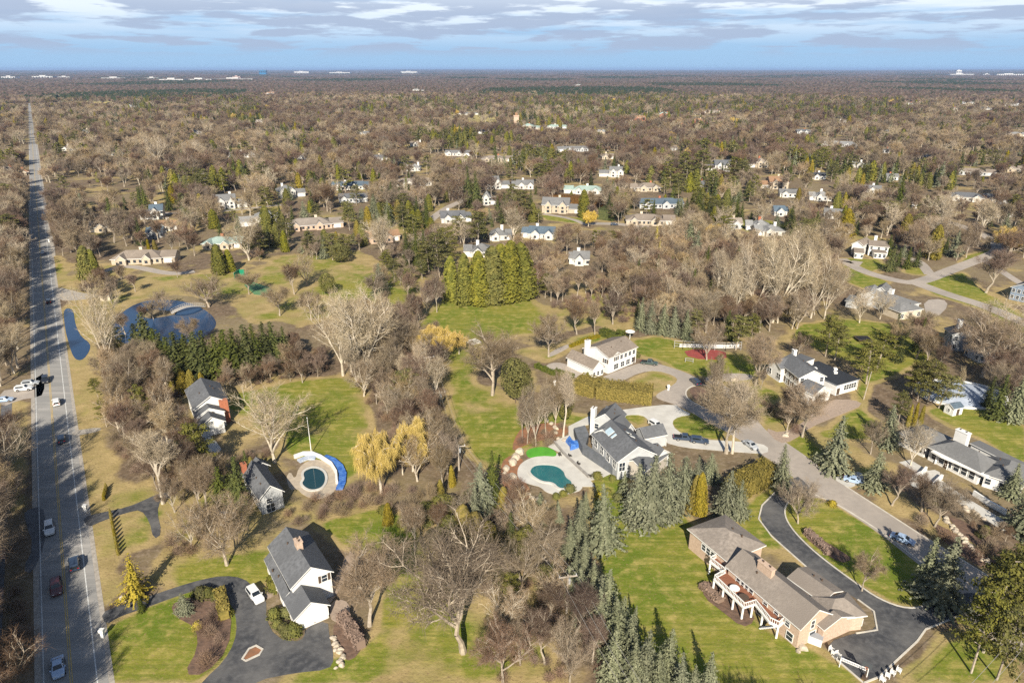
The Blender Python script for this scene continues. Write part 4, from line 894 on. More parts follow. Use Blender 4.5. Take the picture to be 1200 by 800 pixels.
def bare_tree(seed, form, tw, bark, H=14.0, lod=False):
    """returns (trunk mesh, crown mesh) for a leafless tree of height H"""
    rg = np.random.default_rng(seed); B = MB(); TP, TD = [], []
    spec = dict(vase=(.16, 6, .42, .92), round=(.2, 9, .75, .9), oval=(.25, 9, .5, .85), tall=(.34, 6, .28, .95), willow=(.28, 8, .55, .8))[form]
    fork, nl, spread, top = spec; fz = H*fork; lean = rg.normal(0, .02, 2)*H
    tr = H*.017; B.tube([(0, 0, -.2), (lean[0]*.3, lean[1]*.3, fz*.5), (lean[0], lean[1], fz)], [tr*1.5, tr*1.1, tr*.9], bark, 6, False)
    base = np.array([lean[0], lean[1], fz])
    def grow(p, d, L, r, lv):
        n = (6, 4, 3)[lv]; pts = [p]; q = p.copy(); dd = d/np.linalg.norm(d)
        for i in range(n):
            up = np.array([0, 0, .10 if form != 'willow' else -.12*(lv)]); dd = dd+rg.normal(0, .11, 3)+up; dd /= np.linalg.norm(dd); q = q+dd*L/n; pts.append(q.copy())
            if lv < 2 and i >= (1 if lv == 0 else 0):
                k = (2 if lv == 0 else 2) if not lod else 1
                for _ in range(k+(rg.random() < .5)):
                    a = rg.normal(0, 1, 3); a -= a.dot(dd)*dd; a /= np.linalg.norm(a); nd_ = dd*rg.uniform(.5, .9)+a*rg.uniform(.5, .9); grow(q, nd_, L*(.45 if lv == 0 else .42)*rg.uniform(.7, 1.15)*(1-.35*i/n), r*.5*(1-.6*i/n), lv+1)
            if lv >= 1:
                for _ in range((3 if not lod else 2) if lv == 2 else 2):
                    a = rg.normal(0, 1, 3); TP.append(q-dd*rg.random()*L/n); TD.append(dd*.8+a*.5)
        if lv < 2 or rg.random() < .5:
            B.tube(pts if lv < 2 else pts[::2], [r*(1-.8*i/n)+.012 for i in range(n+1)][::(1 if lv < 2 else 2)][:len(pts if lv < 2 else pts[::2])], bark, 5 if lv == 0 else 3, False)
    for i in range(nl):
        a = 2*math.pi*i/nl+rg.uniform(-.35, .35); s = spread*rg.uniform(.45, 1.15); el = 1.0 if form != 'round' else rg.uniform(.35, 1.1)
        d = np.array([math.cos(a)*s, math.sin(a)*s, el]); b0 = base.copy()
        if form in ('oval', 'round', 'tall'): b0[2] += H*rg.uniform(0, .28)
        grow(b0, d, (top*H-b0[2])*rg.uniform(.8, 1.05)*(1.0 if form != 'round' else .95), tr*.62, 0)
    if form in ('oval', 'tall', 'round'): grow(base, np.array([.03, .02, 1.]), (top*H-fz), tr*.8, 0)
    TP = np.array(TP); TD = np.array(TD); rep = 1
    TP = np.repeat(TP, rep, 0); TD = np.repeat(TD, rep, 0)+rg.normal(0, .38, (len(TP), 3))
    if form == 'willow':
        TP = np.repeat(TP, 2, 0); TD = rg.normal(0, .30, (len(TP), 3))+[0, 0, -1.0]
    TP += rg.normal(0, .12, TP.shape)
    n = len(TP); ln = rg.uniform(.5, 1.25, n)*(H/14)*(1.0 if form != 'willow' else 1.7); wd = rg.uniform(.018, .036, n)*(2.6 if lod else 1)*(1.4 if form == 'willow' else 1)*(H/14)
    V, F = slivers(TP, TD, ln*(1.3 if lod else 1), wd, rg)
    return B, V, F, tw
def finish_bare(name, t):
    B, V, F, tw = t; return B.mesh('trunk'), qmesh('crown', V, F, tw)
def leafquads(C, Nn, S, rg, flat=.5):
    """one small leaf-clump quad per centre C, roughly facing Nn"""
    n = len(C); Nn = Nn+rg.normal(0, flat, (n, 3)); Nn /= np.linalg.norm(Nn, axis=1, keepdims=True); r = rg.normal(size=(n, 3)); U = np.cross(Nn, r); U /= np.linalg.norm(U, axis=1, keepdims=True)+1e-9; Vv = np.cross(Nn, U)
    S = np.asarray(S).reshape(-1, 1); a = rg.uniform(.5, 1.0, (n, 1)); b_ = rg.uniform(.35, .8, (n, 1))
    V = np.stack([C-U*S*a, C-Vv*S*b_, C+U*S*a, C+Vv*S*b_], 1).reshape(-1, 3); i = np.arange(n)*4; return V, np.stack([i, i+1, i+2, i+3], 1)
def conifer(seed, m, H=14.0, Rr=3.3, tiers=24, lod=False, dense=1.0, bot=.04):
    rg = np.random.default_rng(seed); C, Nn, S = [], [], []
    if lod: tiers = 12
    for t in range(tiers):
        f = (t+.5)/tiers; z = H*(bot+(1-bot)*f); rad = Rr*(1-f)**(.7+.04*(seed % 5))*rg.uniform(.8, 1.12)+.12; nb = max(3, int((7+9*(1-f))*dense*(1 if not lod else .6)))
        for k in range(nb):
            a = 2*math.pi*(k+rg.random())/nb; L = rad*rg.uniform(.66, 1.15)*(1+.16*math.sin(a*2+seed)); ns = max(2, int(L/.42*(1 if not lod else .6)))
            for j in range(ns):
                q = (j+.7)/ns; r_ = L*q; zz = z-.20*L*q*q*1.2+.16*L*q+rg.normal(0, .09)
                C.append((r_*math.cos(a), r_*math.sin(a), zz)); Nn.append((math.cos(a)*.5, math.sin(a)*.5, 1.0)); S.append((.30+.30*(1-f))*rg.uniform(.75, 1.2)*(1.0 if not lod else 2.0)*(.75 if q > .8 else 1))
                if rg.random() < .6: C.append((r_*math.cos(a)+rg.normal(0, .25), r_*math.sin(a)+rg.normal(0, .25), zz-.22)); Nn.append((math.cos(a), math.sin(a), -.15)); S.append(.33*rg.uniform(.7, 1.1)*(1 if not lod else 2))
    V, F = leafquads(np.array(C), np.array(Nn), S, rg, .38); V = V*[1, 1, 1]
    # dense inner body
    n = 9; cone = []; 
    for i in range(n): cone.append((Rr*.42*math.cos(2*math.pi*i/n), Rr*.42*math.sin(2*math.pi*i/n), H*.08))
    k = len(V); V = np.concatenate([V, np.array(cone), [[0, 0, H*.9], [0, 0, H*.05]]])
    F = np.concatenate([F, np.array([[k+i, k+(i+1) % n, k+n, k+n] for i in range(n)])[:0]]) if False else F
    tri = [(k+i, k+(i+1) % n, k+n) for i in range(n)]+[(k+(i+1) % n, k+i, k+n+1) for i in range(n)]
    me = bpy.data.meshes.new('crown'); me.from_pydata(V.tolist(), [], F.tolist()+tri); me.materials.append(m)
    B = MB(); B.tube([(0, 0, -.2), (0, 0, H*.3), (0, 0, H*.93)], [H*.016, H*.011, .03], barkd, 6); return B.mesh('trunk'), me
def shell(seed, m, H, Rr, n, size=.3, prof=None, vert=.5, base=0.0, core=True, lumps=0, trunkm=barkd, upright=False):
    """dense bushy body following a radius profile"""
    rg = np.random.default_rng(seed); z = rg.random(n); a = rg.uniform(0, 2*math.pi, n); prof = prof or (lambda f: np.sqrt(np.clip(1-(2*f-1)**2, 0, 1)))
    rr = prof(z)*Rr*(1+.12*np.sin(a*3+seed)+.10*np.sin(a*7+z*9+seed))*rg.uniform(.72, 1.06, n)
    C = np.stack([rr*np.cos(a), rr*np.sin(a), base+z*(H-base)], 1); Nn = np.stack([np.cos(a), np.sin(a), np.where(z > .8, 1.2, .25)], 1)
    V, F = leafquads(C, Nn, rg.uniform(.7, 1.2, n)*size, rg, vert)
    fl = F.tolist(); V = V.tolist()
    if core:
        k = len(V); nz, na = 7, 10
        for i in range(nz):
            f = (i+.25)/nz*.98
            for j in range(na): t = 2*math.pi*j/na; q = float(prof(np.array(f)))*Rr*.72; V.append((q*math.cos(t), q*math.sin(t), base+f*(H-base)))
        for i in range(nz-1):
            for j in range(na): fl.append((k+i*na+j, k+i*na+(j+1) % na, k+(i+1)*na+(j+1) % na, k+(i+1)*na+j))
        fl.append(tuple(k+(nz-1)*na+j for j in range(na)))
    me = bpy.data.meshes.new('crown'); me.from_pydata(V, [], fl); me.materials.append(m)
    B = MB(); B.tube([(0, 0, -.2), (0, 0, H*.7)], [max(.08, H*.014), .04], trunkm, 5); return B.mesh('trunk'), me
def pine(seed, m, H=15.0, Rr=4.0, bark=barkg, n=26, per=75, lod=False):
    rg = np.random.default_rng(seed); B = MB(); lean = rg.normal(0, .5, 2); B.tube([(0, 0, -.2), (lean[0]*.5, lean[1]*.5, H*.5), (lean[0], lean[1], H*.95)], [.24, .17, .05], bark, 6); C, Nn, S = [], [], []
    for i in range(n):
        f = .32+.66*(i+rg.random())/n; a = i*2.4+rg.normal(0, .3); L = Rr*(1-((f-.5)/.55)**2*.75)*rg.uniform(.6, 1.1); c0 = np.array([lean[0]*f, lean[1]*f, H*f]); c1 = c0+np.array([math.cos(a)*L, math.sin(a)*L, L*.12])
        B.tube([c0, c1], [.07, .03], bark, 3, False)
        for cc, rr in ((c1, .95), (c0*.45+c1*.55, .85)):
            k = int(per*rr) if not lod else per//4; d = rg.normal(size=(k, 3)); d /= np.linalg.norm(d, axis=1, keepdims=True); pt = cc+d*[1.15, 1.15, .5]*rg.uniform(.5, 1.15, (k, 1))*1.05; C.append(pt); Nn.append(d+[0, 0, .8]); S += list(rg.uniform(.18, .36, k)*(1 if not lod else 2.2))
    V, F = leafquads(np.concatenate(C), np.concatenate(Nn), S, rg, .5); return B.mesh('trunk'), qmesh('crown', V, F, m)
def twigbush(seed, m, H=3.0, Rr=1.8, n=900, W_=.03):
    rg = np.random.default_rng(seed); a = rg.uniform(0, 6.283, n); q = rg.random(n)**.6; ph = rg.uniform(.15, 1.45, n)
    D = np.stack([np.cos(a)*np.cos(ph), np.sin(a)*np.cos(ph), np.sin(ph)], 1); P = D*[Rr*.75, Rr*.75, H*.75]*q[:, None]*rg.uniform(.8, 1.1, (n, 1)); D2 = D+rg.normal(0, .4, (n, 3))+[0, 0, .25]
    V, F = slivers(P, D2, rg.uniform(.25, .6, n)*H*.38, rg.uniform(.7, 1.2, n)*W_, rg); return qmesh('crown', V, F, m)
H0 = 14.0
BARE = {}
for tone, tw, bark in (('tan', tw_tan, barkp), ('pale', tw_pale, barkp), ('grey', tw_grey, barkg), ('brown', tw_brown, barkg)):
    BARE[tone] = []
    forms = dict(tan=['oval', 'round', 'vase'], pale=['vase', 'tall', 'vase'], grey=['round', 'oval', 'vase', 'round'], brown=['oval', 'round', 'oval', 'round'])[tone]
    for i, f in enumerate(forms): BARE[tone].append(finish_bare(tone, bare_tree(11+i*7+len(tone)*3, f, tw, bark)))
BARE['wide'] = [finish_bare('w', bare_tree(90+i, 'round', tw_grey, barkg)) for i in range(3)]
BARE['willow'] = [finish_bare('w', bare_tree(50+i, 'willow', tw_willow, barkp)) for i in range(2)]
cedprof = lambda f: np.clip(1-f, 0, 1)**.45*np.clip(f*6+.55, 0, 1)
CON = {
 'spruce': [conifer(3+i, nd_spruce, Rr=3.9+.22*i, dense=1.2, bot=.015) for i in range(6)],
 'fir': [conifer(30+i, nd_fir, Rr=3.1+.4*i, tiers=22) for i in range(3)],
 'cedar': [shell(40+i, nd_cedar, 14.0, 3.0, 2600, .42, cedprof) for i in range(2)],
 'column': [shell(44+i, nd_cedar, 14.0, 1.7, 1600, .34, cedprof) for i in range(2)],
 'greencedar': [shell(47+i, nd_green, 14.0, 3.4, 2600, .45, cedprof) for i in range(2)],
 'pine': [pine(60+i, nd_pine) for i in range(3)],
 'gold': [conifer(70, nd_gold, Rr=5.5, tiers=16, dense=.8)],
 'olive': [shell(80, nd_pine, 14.0, 5.0, 3200, .40, None, .7, base=2.0, core=False)],
 'bush': [shell(82+i, nd_bush, 2.0, 1.5, 420, .22, lambda f: np.sqrt(np.clip(1-f*f, 0, 1))) for i in range(2)],
 'goldbush': [shell(86, nd_gold, 2.0, 1.5, 420, .22, lambda f: np.sqrt(np.clip(1-f*f, 0, 1)))],
}
BR = [twigbush(100+i, nd_brush, n=800) for i in range(3)]+[twigbush(110, tw_grey, n=800)]
KINDS_ = dict(tan=('bare_tree', 'tan-twigged bare tree'), pale=('bare_tree', 'pale-barked bare tree'), grey=('bare_tree', 'grey bare tree'), brown=('bare_tree', 'brown-twigged bare tree'), wide=('bare_tree', 'wide-crowned bare tree'), willow=('willow_tree', 'yellow weeping willow'),
 spruce=('spruce_tree', 'blue-grey spruce'), fir=('fir_tree', 'dark green fir'), cedar=('cedar_tree', 'olive-gold cedar'), column=('columnar_cedar', 'narrow columnar cedar'), greencedar=('cedar_tree', 'thick dark green cedar'), pine=('pine_tree', 'open-branched pine'),
 gold=('golden_conifer', 'spreading golden conifer'), olive=('leafy_tree', 'olive-leaved round tree'), bush=('evergreen_bush', 'round green bush'), goldbush=('evergreen_bush', 'golden yellow bush'), brush=('bare_shrub', 'leafless brown shrub'))
GRP = dict(bare_tree='bare winter trees', spruce_tree='blue-grey spruces', fir_tree='dark firs', cedar_tree='cedars', columnar_cedar='columnar cedars', pine_tree='pines', evergreen_bush='evergreen garden bushes', bare_shrub='leafless shrubs', willow_tree='yellow willows')
TREES = []        # (kind, x, y, height, radius factor, explicit)
def T(kind, px, py, top=None, h=None, rf=1.0):
    x, y = G(px, py); hh = h if h else HT(px, py, top); TREES.append((kind, x, y, hh, rf, True))
EXPL = """
wide 543 764 624 1.08|wide 433 733 642 1.05|wide 266 662 588 1.1|grey 486 645 588 .9|pale 191 590 518 1.1|pale 322 542 462 1.1|pale 130 441 344 .55|pale 402 440 352 .9|pale 421 446 348 1|pale 431 444 358 .8|grey 456 432 372 1.1
pale 412 436 362 .7|willow 447 577 492 .78|willow 484 552 485 .8|willow 472 556 500 .6|willow 516 425 374 .95|willow 538 415 384 .7|wide 577 463 386 1.15|olive 604 472 420 .8|olive 612 470 425 .6|grey 618 520 462 .5|grey 628 522 455 .6|grey 640 515 452 .6
pale 660 512 445 .75|grey 650 505 440 .6|grey 612 514 470 .5|olive 662 498 438 .45|wide 643 418 368 1.1|brown 676 392 350 1|brown 718 380 342 1|grey 697 392 352 .8|wide 851 531 446 1.1|pale 858 531 452 .9|grey 885 452 396 1|grey 828 422 380 1
grey 836 470 420 .6|pine 838 462 418 .6|grey 940 512 453 1.05|grey 922 505 468 1|brown 920 490 455 1|pale 1067 545 500 .9|wide 1020 532 492 .8|brown 1045 592 545 1|wide 1095 617 566 1.1|brown 1080 600 556 1|wide 1010 692 648 .85|wide 935 613 566 .95
wide 1150 442 366 1.2|pale 1168 436 360 1.1|wide 1077 398 364 1.3|pale 926 368 282 .8|pale 937 364 275 .8|pale 905 378 284 .8|pale 893 374 285 .8|pale 880 376 290 .8|pale 950 373 300 .7|pale 966 374 312 .8|pale 840 368 300 .7|pale 857 380 312 .7|pale 915 360 280 .8
pale 1007 378 342 1|pale 1031 374 345 1|pale 987 230 204 1|pale 1100 272 230 1.1|pale 1146 289 240 1|brown 1155 343 292 1.2|grey 1132 302 270 1|pale 1120 471 434 .3|pale 601 300 250 1|pale 450 300 258 1.2|pale 447 300 262 1|brown 692 260 240 1
pale 185 195 160 .9|wide 245 360 325 1.5|wide 292 345 318 1.4|wide 328 370 335 1.2|wide 365 375 340 1.1|grey 300 300 262 1.2|pale 292 305 260 1.2|grey 440 350 322 1.3|spruce 445 347 308 .9|grey 360 335 300 1.2|brown 345 345 310 1|brown 208 325 305 1
wide 190 362 340 1|wide 225 405 372 1|grey 158 443 400 .9|grey 172 440 400 .8|grey 205 600 560 1|brown 185 575 530 1|brown 500 368 330 .6|brown 512 366 320 .5|brown 478 350 320 .8
spruce 632 612 577 1|spruce 654 610 587 .9|spruce 680 633 586 .9|spruce 709 642 566 1.0|spruce 686 604 575 .8|spruce 668 652 608 .8|spruce 684 668 628 .9|spruce 674 688 648 .9|spruce 694 703 655 .9|spruce 712 738 667 1|spruce 666 704 662 .8
spruce 742 744 708 .7|spruce 753 805 738 .85|spruce 781 792 736 .85|spruce 796 820 764 .8|spruce 812 812 778 .8|spruce 830 812 763 .9|spruce 770 815 760 .8|spruce 735 800 760 .8|spruce 745 612 545 1|spruce 762 612 532 1|spruce 780 606 529 1|spruce 800 592 532 .95
spruce 815 578 534 .9|spruce 832 563 530 .9|spruce 730 580 552 .8|spruce 848 604 550 .9|spruce 865 606 562 .8|spruce 915 574 520 .8|spruce 975 550 485 1|spruce 1024 572 528 1|spruce 1038 522 474 .9|spruce 1098 706 628 1.15|spruce 1082 692 628 .9
spruce 1185 583 542 1|spruce 1196 625 570 1.1|spruce 562 605 542 1.05|fir 577 590 526 .8|spruce 557 625 570 .8|spruce 722 768 702 1|spruce 736 780 718 .9|spruce 700 748 690 1|spruce 718 795 735 1|spruce 690 728 680 1|spruce 704 725 672 .9|spruce 680 712 665 .9|spruce 740 810 752 .9|spruce 728 752 700 .8|cedar 556 642 600 1.5|cedar 572 652 612 1.3|olive 530 642 606 .9|pine 640 702 665 .9|pine 612 662 622 .9|fir 598 640 600 1|cedar 590 600 570 1|wide 180 374 352 1|brown 170 378 358 1|grey 192 370 350 1.1|brown 147 392 368 1.2|gold 160 702 648 .75|fir 167 716 698 1|spruce 217 718 694 1|cedar 455 614 588 1|cedar 543 640 590 1.1|cedar 516 588 562 .9|cedar 530 570 545 .7
olive 500 620 590 1|olive 520 610 580 1.1|olive 548 596 575 .8|cedar 820 603 553 .8|cedar 811 600 556 .6|pine 1152 764 665 .7|pine 1160 748 665 .8|pine 1182 740 650 .85|pine 1138 788 700 .8|pine 1168 796 715 .9|pine 1195 772 680 1|pine 1175 712 650 .9|fir 1192 690 636 1
pine 967 418 372 1.1|pine 978 422 384 1|pine 1027 434 392 1.3|pine 1015 450 402 1.2|fir 1052 424 398 1|pine 1075 470 436 1.2|pine 1087 472 428 1.5|pine 1100 478 440 1.3|pine 1068 462 424 1|column 1063 500 474 .9|column 1070 500 472 .9|column 1077 500 474 .9|pine 1052 497 462 1
fir 1165 492 438 1|spruce 1187 492 438 1|fir 1155 478 440 .9|fir 1050 256 204 .8|spruce 1118 300 270 1|fir 1042 318 286 1.1|fir 1062 315 289 1|fir 1073 313 290 1|fir 1052 312 290 1|spruce 1176 280 250 1|fir 1107 298 276 .9
greencedar 530 353 300 .9|greencedar 545 356 297 1|greencedar 561 357 294 1|greencedar 578 355 288 1|greencedar 596 353 282 1|greencedar 613 350 285 1|greencedar 587 351 286 1|pine 515 325 276 1|pine 525 315 270 1|pine 503 320 285 1|fir 498 318 268 .8|fir 487 312 268 .9|fir 478 310 270 .9
fir 550 243 194 .8|fir 558 245 200 .9|fir 590 262 225 .9|pine 600 250 218 1|pine 612 262 225 1|fir 622 258 222 1|fir 605 275 240 .9|pine 640 215 190 1.2|pine 652 213 190 1.2|pine 632 216 193 1.2|fir 693 220 198 1|pine 800 215 180 1|pine 795 235 205 1|fir 817 255 220 1|pine 820 215 178 1
pine 858 215 186 1.2|pine 868 218 190 1.2|fir 845 212 190 1|pine 962 198 174 1.3|pine 955 205 178 1|pine 975 208 190 1.2|fir 925 212 188 1|pine 850 285 255 1.2|pine 950 285 258 1|fir 1040 300 275 1.2|spruce 805 300 258 1.1|spruce 815 310 270 1.1|gold 768 300 262 .5|gold 772 315 280 .5
greencedar 103 327 288 1.2|greencedar 112 326 292 1|greencedar 259 321 286 1.2|greencedar 270 318 292 1|fir 131 262 231 1|fir 138 258 238 .9|fir 172 248 216 1|fir 165 244 218 1|pine 232 236 205 1|pine 243 234 206 1|pine 225 232 208 .9|column 175 295 280 1.2|fir 165 240 222 1|cedar 182 293 281 1.5
fir 165 428 378 1.5|fir 176 428 366 1.6|fir 187 434 384 1.5|fir 212 442 388 1.5|fir 223 443 391 1.5|fir 234 443 388 1.6|fir 245 442 387 1.5|fir 256 441 391 1.5|fir 267 439 386 1.5|fir 278 437 384 1.5|fir 290 433 380 1.5|fir 301 430 379 1.4|fir 312 426 376 1.4|fir 323 423 376 1.3|fir 334 419 382 1.2|fir 201 442 395 1.4|fir 195 438 390 1.3|fir 218 436 396 1.2|fir 262 430 392 1.2|fir 294 424 386 1.2
cedar 205 458 434 1.2|cedar 215 460 432 1.2|cedar 225 460 433 1.1|cedar 237 456 436 1|cedar 140 432 402 1.1|cedar 150 428 405 1|fir 262 600 545 .9|fir 280 598 535 .9|fir 290 560 528 .8|cedar 297 558 535 1|fir 270 572 545 .9
fir 343 262 240 1|fir 160 420 390 .9|pine 115 465 445 1|pine 125 500 470 .9|pine 390 305 275 1.2|olive 400 308 285 1.2|olive 385 345 320 1|pine 410 270 238 1|pine 372 262 240 1|greencedar 325 290 262 1|greencedar 335 295 270 1|fir 380 298 272 .9|pine 560 290 250 1.3|pine 540 285 255 1.3|fir 500 262 232 1
pine 585 695 668 .8|pine 598 706 672 .9|spruce 750 386 348 .8|spruce 762 390 352 .9|spruce 776 392 355 .9|spruce 790 394 358 .9|spruce 804 398 362 .8|pine 862 410 372 1.1|pine 880 400 370 1|pine 815 395 365 .9|fir 748 372 350 .8
"""
for tok in EXPL.replace('\n', '|').split('|'):
    tk = tok.split()
    if len(tk) == 5: T(tk[0], float(tk[1]), float(tk[2]), float(tk[3]), rf=float(tk[4]))
for tok in "bush 505 628|bush 512 624|bush 509 632|goldbush 232 735|bush 700 560|goldbush 702 583|bush 712 578|bush 724 586|bush 718 562|bush 255 700|bush 262 708|bush 268 720|bush 245 697|bush 235 698|bush 325 733|bush 332 738|bush 338 742|bush 345 741|bush 322 722|bush 336 720|bush 985 455|bush 318 680|bush 322 690|bush 1155 623|bush 1148 628|goldbush 975 592|bush 690 440|bush 745 418|bush 470 615|bush 450 600|bush 1088 585|bush 1096 590|bush 668 575|bush 660 580|bush 652 583".split('|'):
    k_, a_, b_ = tok.split(); x, y = G(float(a_), float(b_)); TREES.append((k_, x, y, random.uniform(1.2, 2.2), 1.1, True))
for px_, py_, h_ in ((900,930,12),(935,950,13),(970,935,11),(870,925,11),(1010,950,12),(840,940,12)): TREES.append(('wide', *G(px_, py_), h_, .8, True))
# photo areas to keep open (what the trees must not cover)
for P in [[(40,180),(46,180),(64,345),(114,798),(57,798),(40,350)], [(74,361),(86,362),(95,395),(106,402),(96,423),(86,420),(76,385)], [(135,372),(180,352),(232,358),(255,382),(215,402),(150,402)],
 [(118,718),(205,688),(262,674),(298,688),(345,640),(392,640),(395,735),(388,784),(300,797),(285,798),(240,795),(120,798)], [(310,640),(345,620),(390,670),(390,712),(350,742)], [(217,448),(245,446),(272,466),(270,500),(248,512),(222,480)], [(286,550),(335,560),(334,600),(310,604)], [(340,535),(405,540),(403,580),(350,585)],
 [(672,476),(735,476),(792,520),(785,548),(735,552),(690,530)], [(606,520),(690,500),(740,550),(690,572),(640,580),(608,560)], [(700,480),(800,474),(850,500),(930,530),(870,530),(770,512)], [(640,395),(750,390),(800,430),(850,436),(920,500),(1180,690),(1165,696),(1040,640),(930,580),(860,515),(770,475),(665,480)],
 [(806,600),(880,600),(1015,700),(1015,745),(950,755),(880,720)], [(700,640),(800,610),(860,700),(980,770),(1010,798),(800,798),(740,760)], [(895,585),(960,570),(1060,640),(1085,700),(1030,790),(1000,790),(1025,720),(900,620)], [(895,412),(1010,440),(1005,470),(950,472),(900,440)], [(1050,496),(1195,545),(1185,570),(1080,540)],
 [(985,300),(1045,310),(1195,375),(1190,385),(1050,335)], [(1000,280),(1045,280),(1045,300),(1000,300)], [(1010,336),(1085,352),(1080,366),(1000,352)], [(1106,378),(1148,386),(1135,412),(1108,396)], [(1085,480),(1130,468),(1200,505),(1198,540)], [(500,372),(560,350),(620,350),(632,388),(560,415),(535,405)], [(545,470),(600,475),(605,520),(560,540),(535,500)],
 [(540,415),(575,410),(558,450),(600,470),(610,530),(560,545),(530,490)], [(335,470),(400,448),(425,470),(425,500),(400,550),(345,510),(300,490)], [(395,610),(470,610),(490,660),(450,740),(425,650)], [(765,395),(870,425),(870,436),(800,432)], [(85,430),(118,448),(105,500),(92,500)], [(105,640),(150,640),(150,700),(118,712)], [(96,606),(180,580),(186,590),(110,614)], [(215,340),(420,300),(440,305),(400,340),(300,352)],
 [(940,385),(1000,380),(1050,400),(1000,420),(960,410)], [(980,470),(1050,500),(1000,520),(960,500)], [(0,470),(25,470),(22,520),(0,520)], [(67,111),(135,115),(135,121),(67,119)], [(547,134),(585,134),(585,143),(547,143)], [(500,252),(545,232),(545,245),(520,258)], [(1085,345),(1160,355),(1120,330)], [(670,258),(735,262),(735,270),(690,270)], [(1115,255),(1175,275),(1160,300),(1100,262)], [(635,252),(688,254),(686,262),(640,260)], [(75,340),(100,342),(100,350),(75,352)], [(28,465),(38,465),(45,600),(30,600)], [(275,318),(320,322),(320,350),(275,345)], [(1100,435),(1148,440),(1148,465),(1105,460)], [(760,404),(850,405),(850,420),(765,424)]]: clear(P)
FT = np.array([f[:3] for f in FOOT])
EXQ = np.array([(t[1], t[2], t[3]*.16*min(1.3, t[4])) for t in TREES if t[5] and t[0] in ('spruce', 'fir', 'cedar', 'greencedar', 'pine', 'willow', 'olive', 'gold', 'wide')])
def blocked(x, y, h, r=2.5, soft=0.0):
    if np.any((EXQ[:, 0]-x)**2+(EXQ[:, 1]-y)**2 < (EXQ[:, 2]+h*.16)**2): return True
    if len(FT) and np.any((FT[:, 0]-x)**2+(FT[:, 1]-y)**2 < (FT[:, 2]*.85+r)**2): return True
    d = Vector((x, y))-R0; s_ = d.dot(RD); o_ = d.dot(RN)
    if -4.5-r < o_ < 5.5+r and s_ < 3700: return True
    if random.random() < soft: return False
    zc = y*CP+HC*SP; pr = r*FPX/zc*.8
    for z, k in ((0, .3), (h*.35, .8), (h*.6, 1.0), (h*.9, .6)):
        p = PX(x, y, z)
        if is_clear(p[0], p[1]) or is_clear(p[0]-pr*k, p[1]) or is_clear(p[0]+pr*k, p[1]): return True
    return False
# woods: polygon, spacing, {kind: weight}, heights
WOODS = [
 ([(0,190),(36,190),(42,300),(40,350),(36,425),(0,455)], 5.5, dict(brown=5, grey=3, pale=2), (11, 16)),
 ([(-150,530),(26,545),(32,600),(36,680),(46,800),(60,960),(-150,960)], 5.2, dict(brown=4, grey=4, pale=1), (12, 18)),
 ([(60,920),(300,920),(330,1050),(0,1050)], 8, dict(brown=3, grey=4), (10, 13)),
 ([(118,450),(150,405),(210,420),(215,450),(222,500),(262,540),(250,600),(190,600),(160,560),(128,500)], 6.6, dict(grey=5, brown=4, tan=2, pine=1.4), (9, 13)),
 ([(200,590),(260,560),(275,600),(240,650),(205,640),(190,610)], 6.5, dict(grey=4, brown=3, tan=1), (7, 11)),
 ([(262,440),(340,405),(400,430),(380,445),(300,458),(265,470)], 4.5, dict(brown=6, grey=2), (5, 8)),
 ([(400,370),(490,372),(505,400),(515,440),(510,480),(480,520),(500,560),(460,520),(430,470),(405,440)], 6.0, dict(brown=5, grey=3, tan=2, pale=1, pine=.7), (7, 13)),
 ([(480,500),(545,470),(560,500),(540,560),(520,590),(480,590)], 6.5, dict(brown=3, grey=4, tan=2, cedar=.8), (7, 12)),
 ([(590,590),(625,580),(650,640),(680,710),(740,800),(560,800),(600,720),(570,660)], 5.4, dict(brown=5, grey=4, pale=1, tan=2, fir=.6), (7, 12)),
 ([(490,600),(560,590),(580,660),(560,690),(520,640)], 6.5, dict(grey=3, brown=2, olive=1), (6, 9)),
 ([(740,300),(980,290),(990,340),(940,385),(880,400),(860,405),(745,390),(735,340)], 6.3, dict(brown=5, grey=3, pale=1.2, tan=2, fir=1), (10, 14)),
 ([(620,290),(760,270),(770,330),(745,360),(700,350),(640,360),(625,340)], 7.0, dict(brown=4, grey=5, tan=2, pine=1), (9, 12)),
 ([(1040,400),(1110,400),(1200,440),(1200,500),(1150,470),(1090,450)], 6, dict(brown=5, grey=3, fir=1), (9, 13)),
 ([(1130,600),(1200,640),(1200,700),(1150,665)], 5, dict(brown=3, grey=3), (3, 5)),
 ([(930,410),(960,400),(960,440),(930,420)], 6, dict(brown=3, pine=2), (8, 10)),
 ([(90,345),(130,330),(170,340),(120,372),(95,380)], 7, dict(grey=3, brown=3), (7, 10)),
 ([(880,455),(925,450),(950,500),(915,510)], 6, dict(brown=3, grey=3, bush=1), (5, 8)),
 ([(340,300),(420,285),(480,300),(505,330),(470,350),(440,330)], 9, dict(grey=3, pine=1), (7, 11)),
]
def scatter(poly, sp, kinds, hr, jit=.42):
    w = np.array(GP(poly)); x0, y0 = w.min(0); x1, y1 = w.max(0); ks, ws = list(kinds), list(kinds.values())
    for yy in np.arange(y0, y1, sp):
        for xx in np.arange(x0, x1, sp):
            x, y = xx+random.uniform(-jit, jit)*sp, yy+random.uniform(-jit, jit)*sp
            if not inpoly(w, np.array(x), np.array(y)): continue
            k = random.choices(ks, ws)[0]; h = random.uniform(*hr); r = h*.25
            if blocked(x, y, h, r): continue
            TREES.append((k, x, y, h, random.uniform(.85, 1.15), False))
for a in WOODS: scatter(*a)
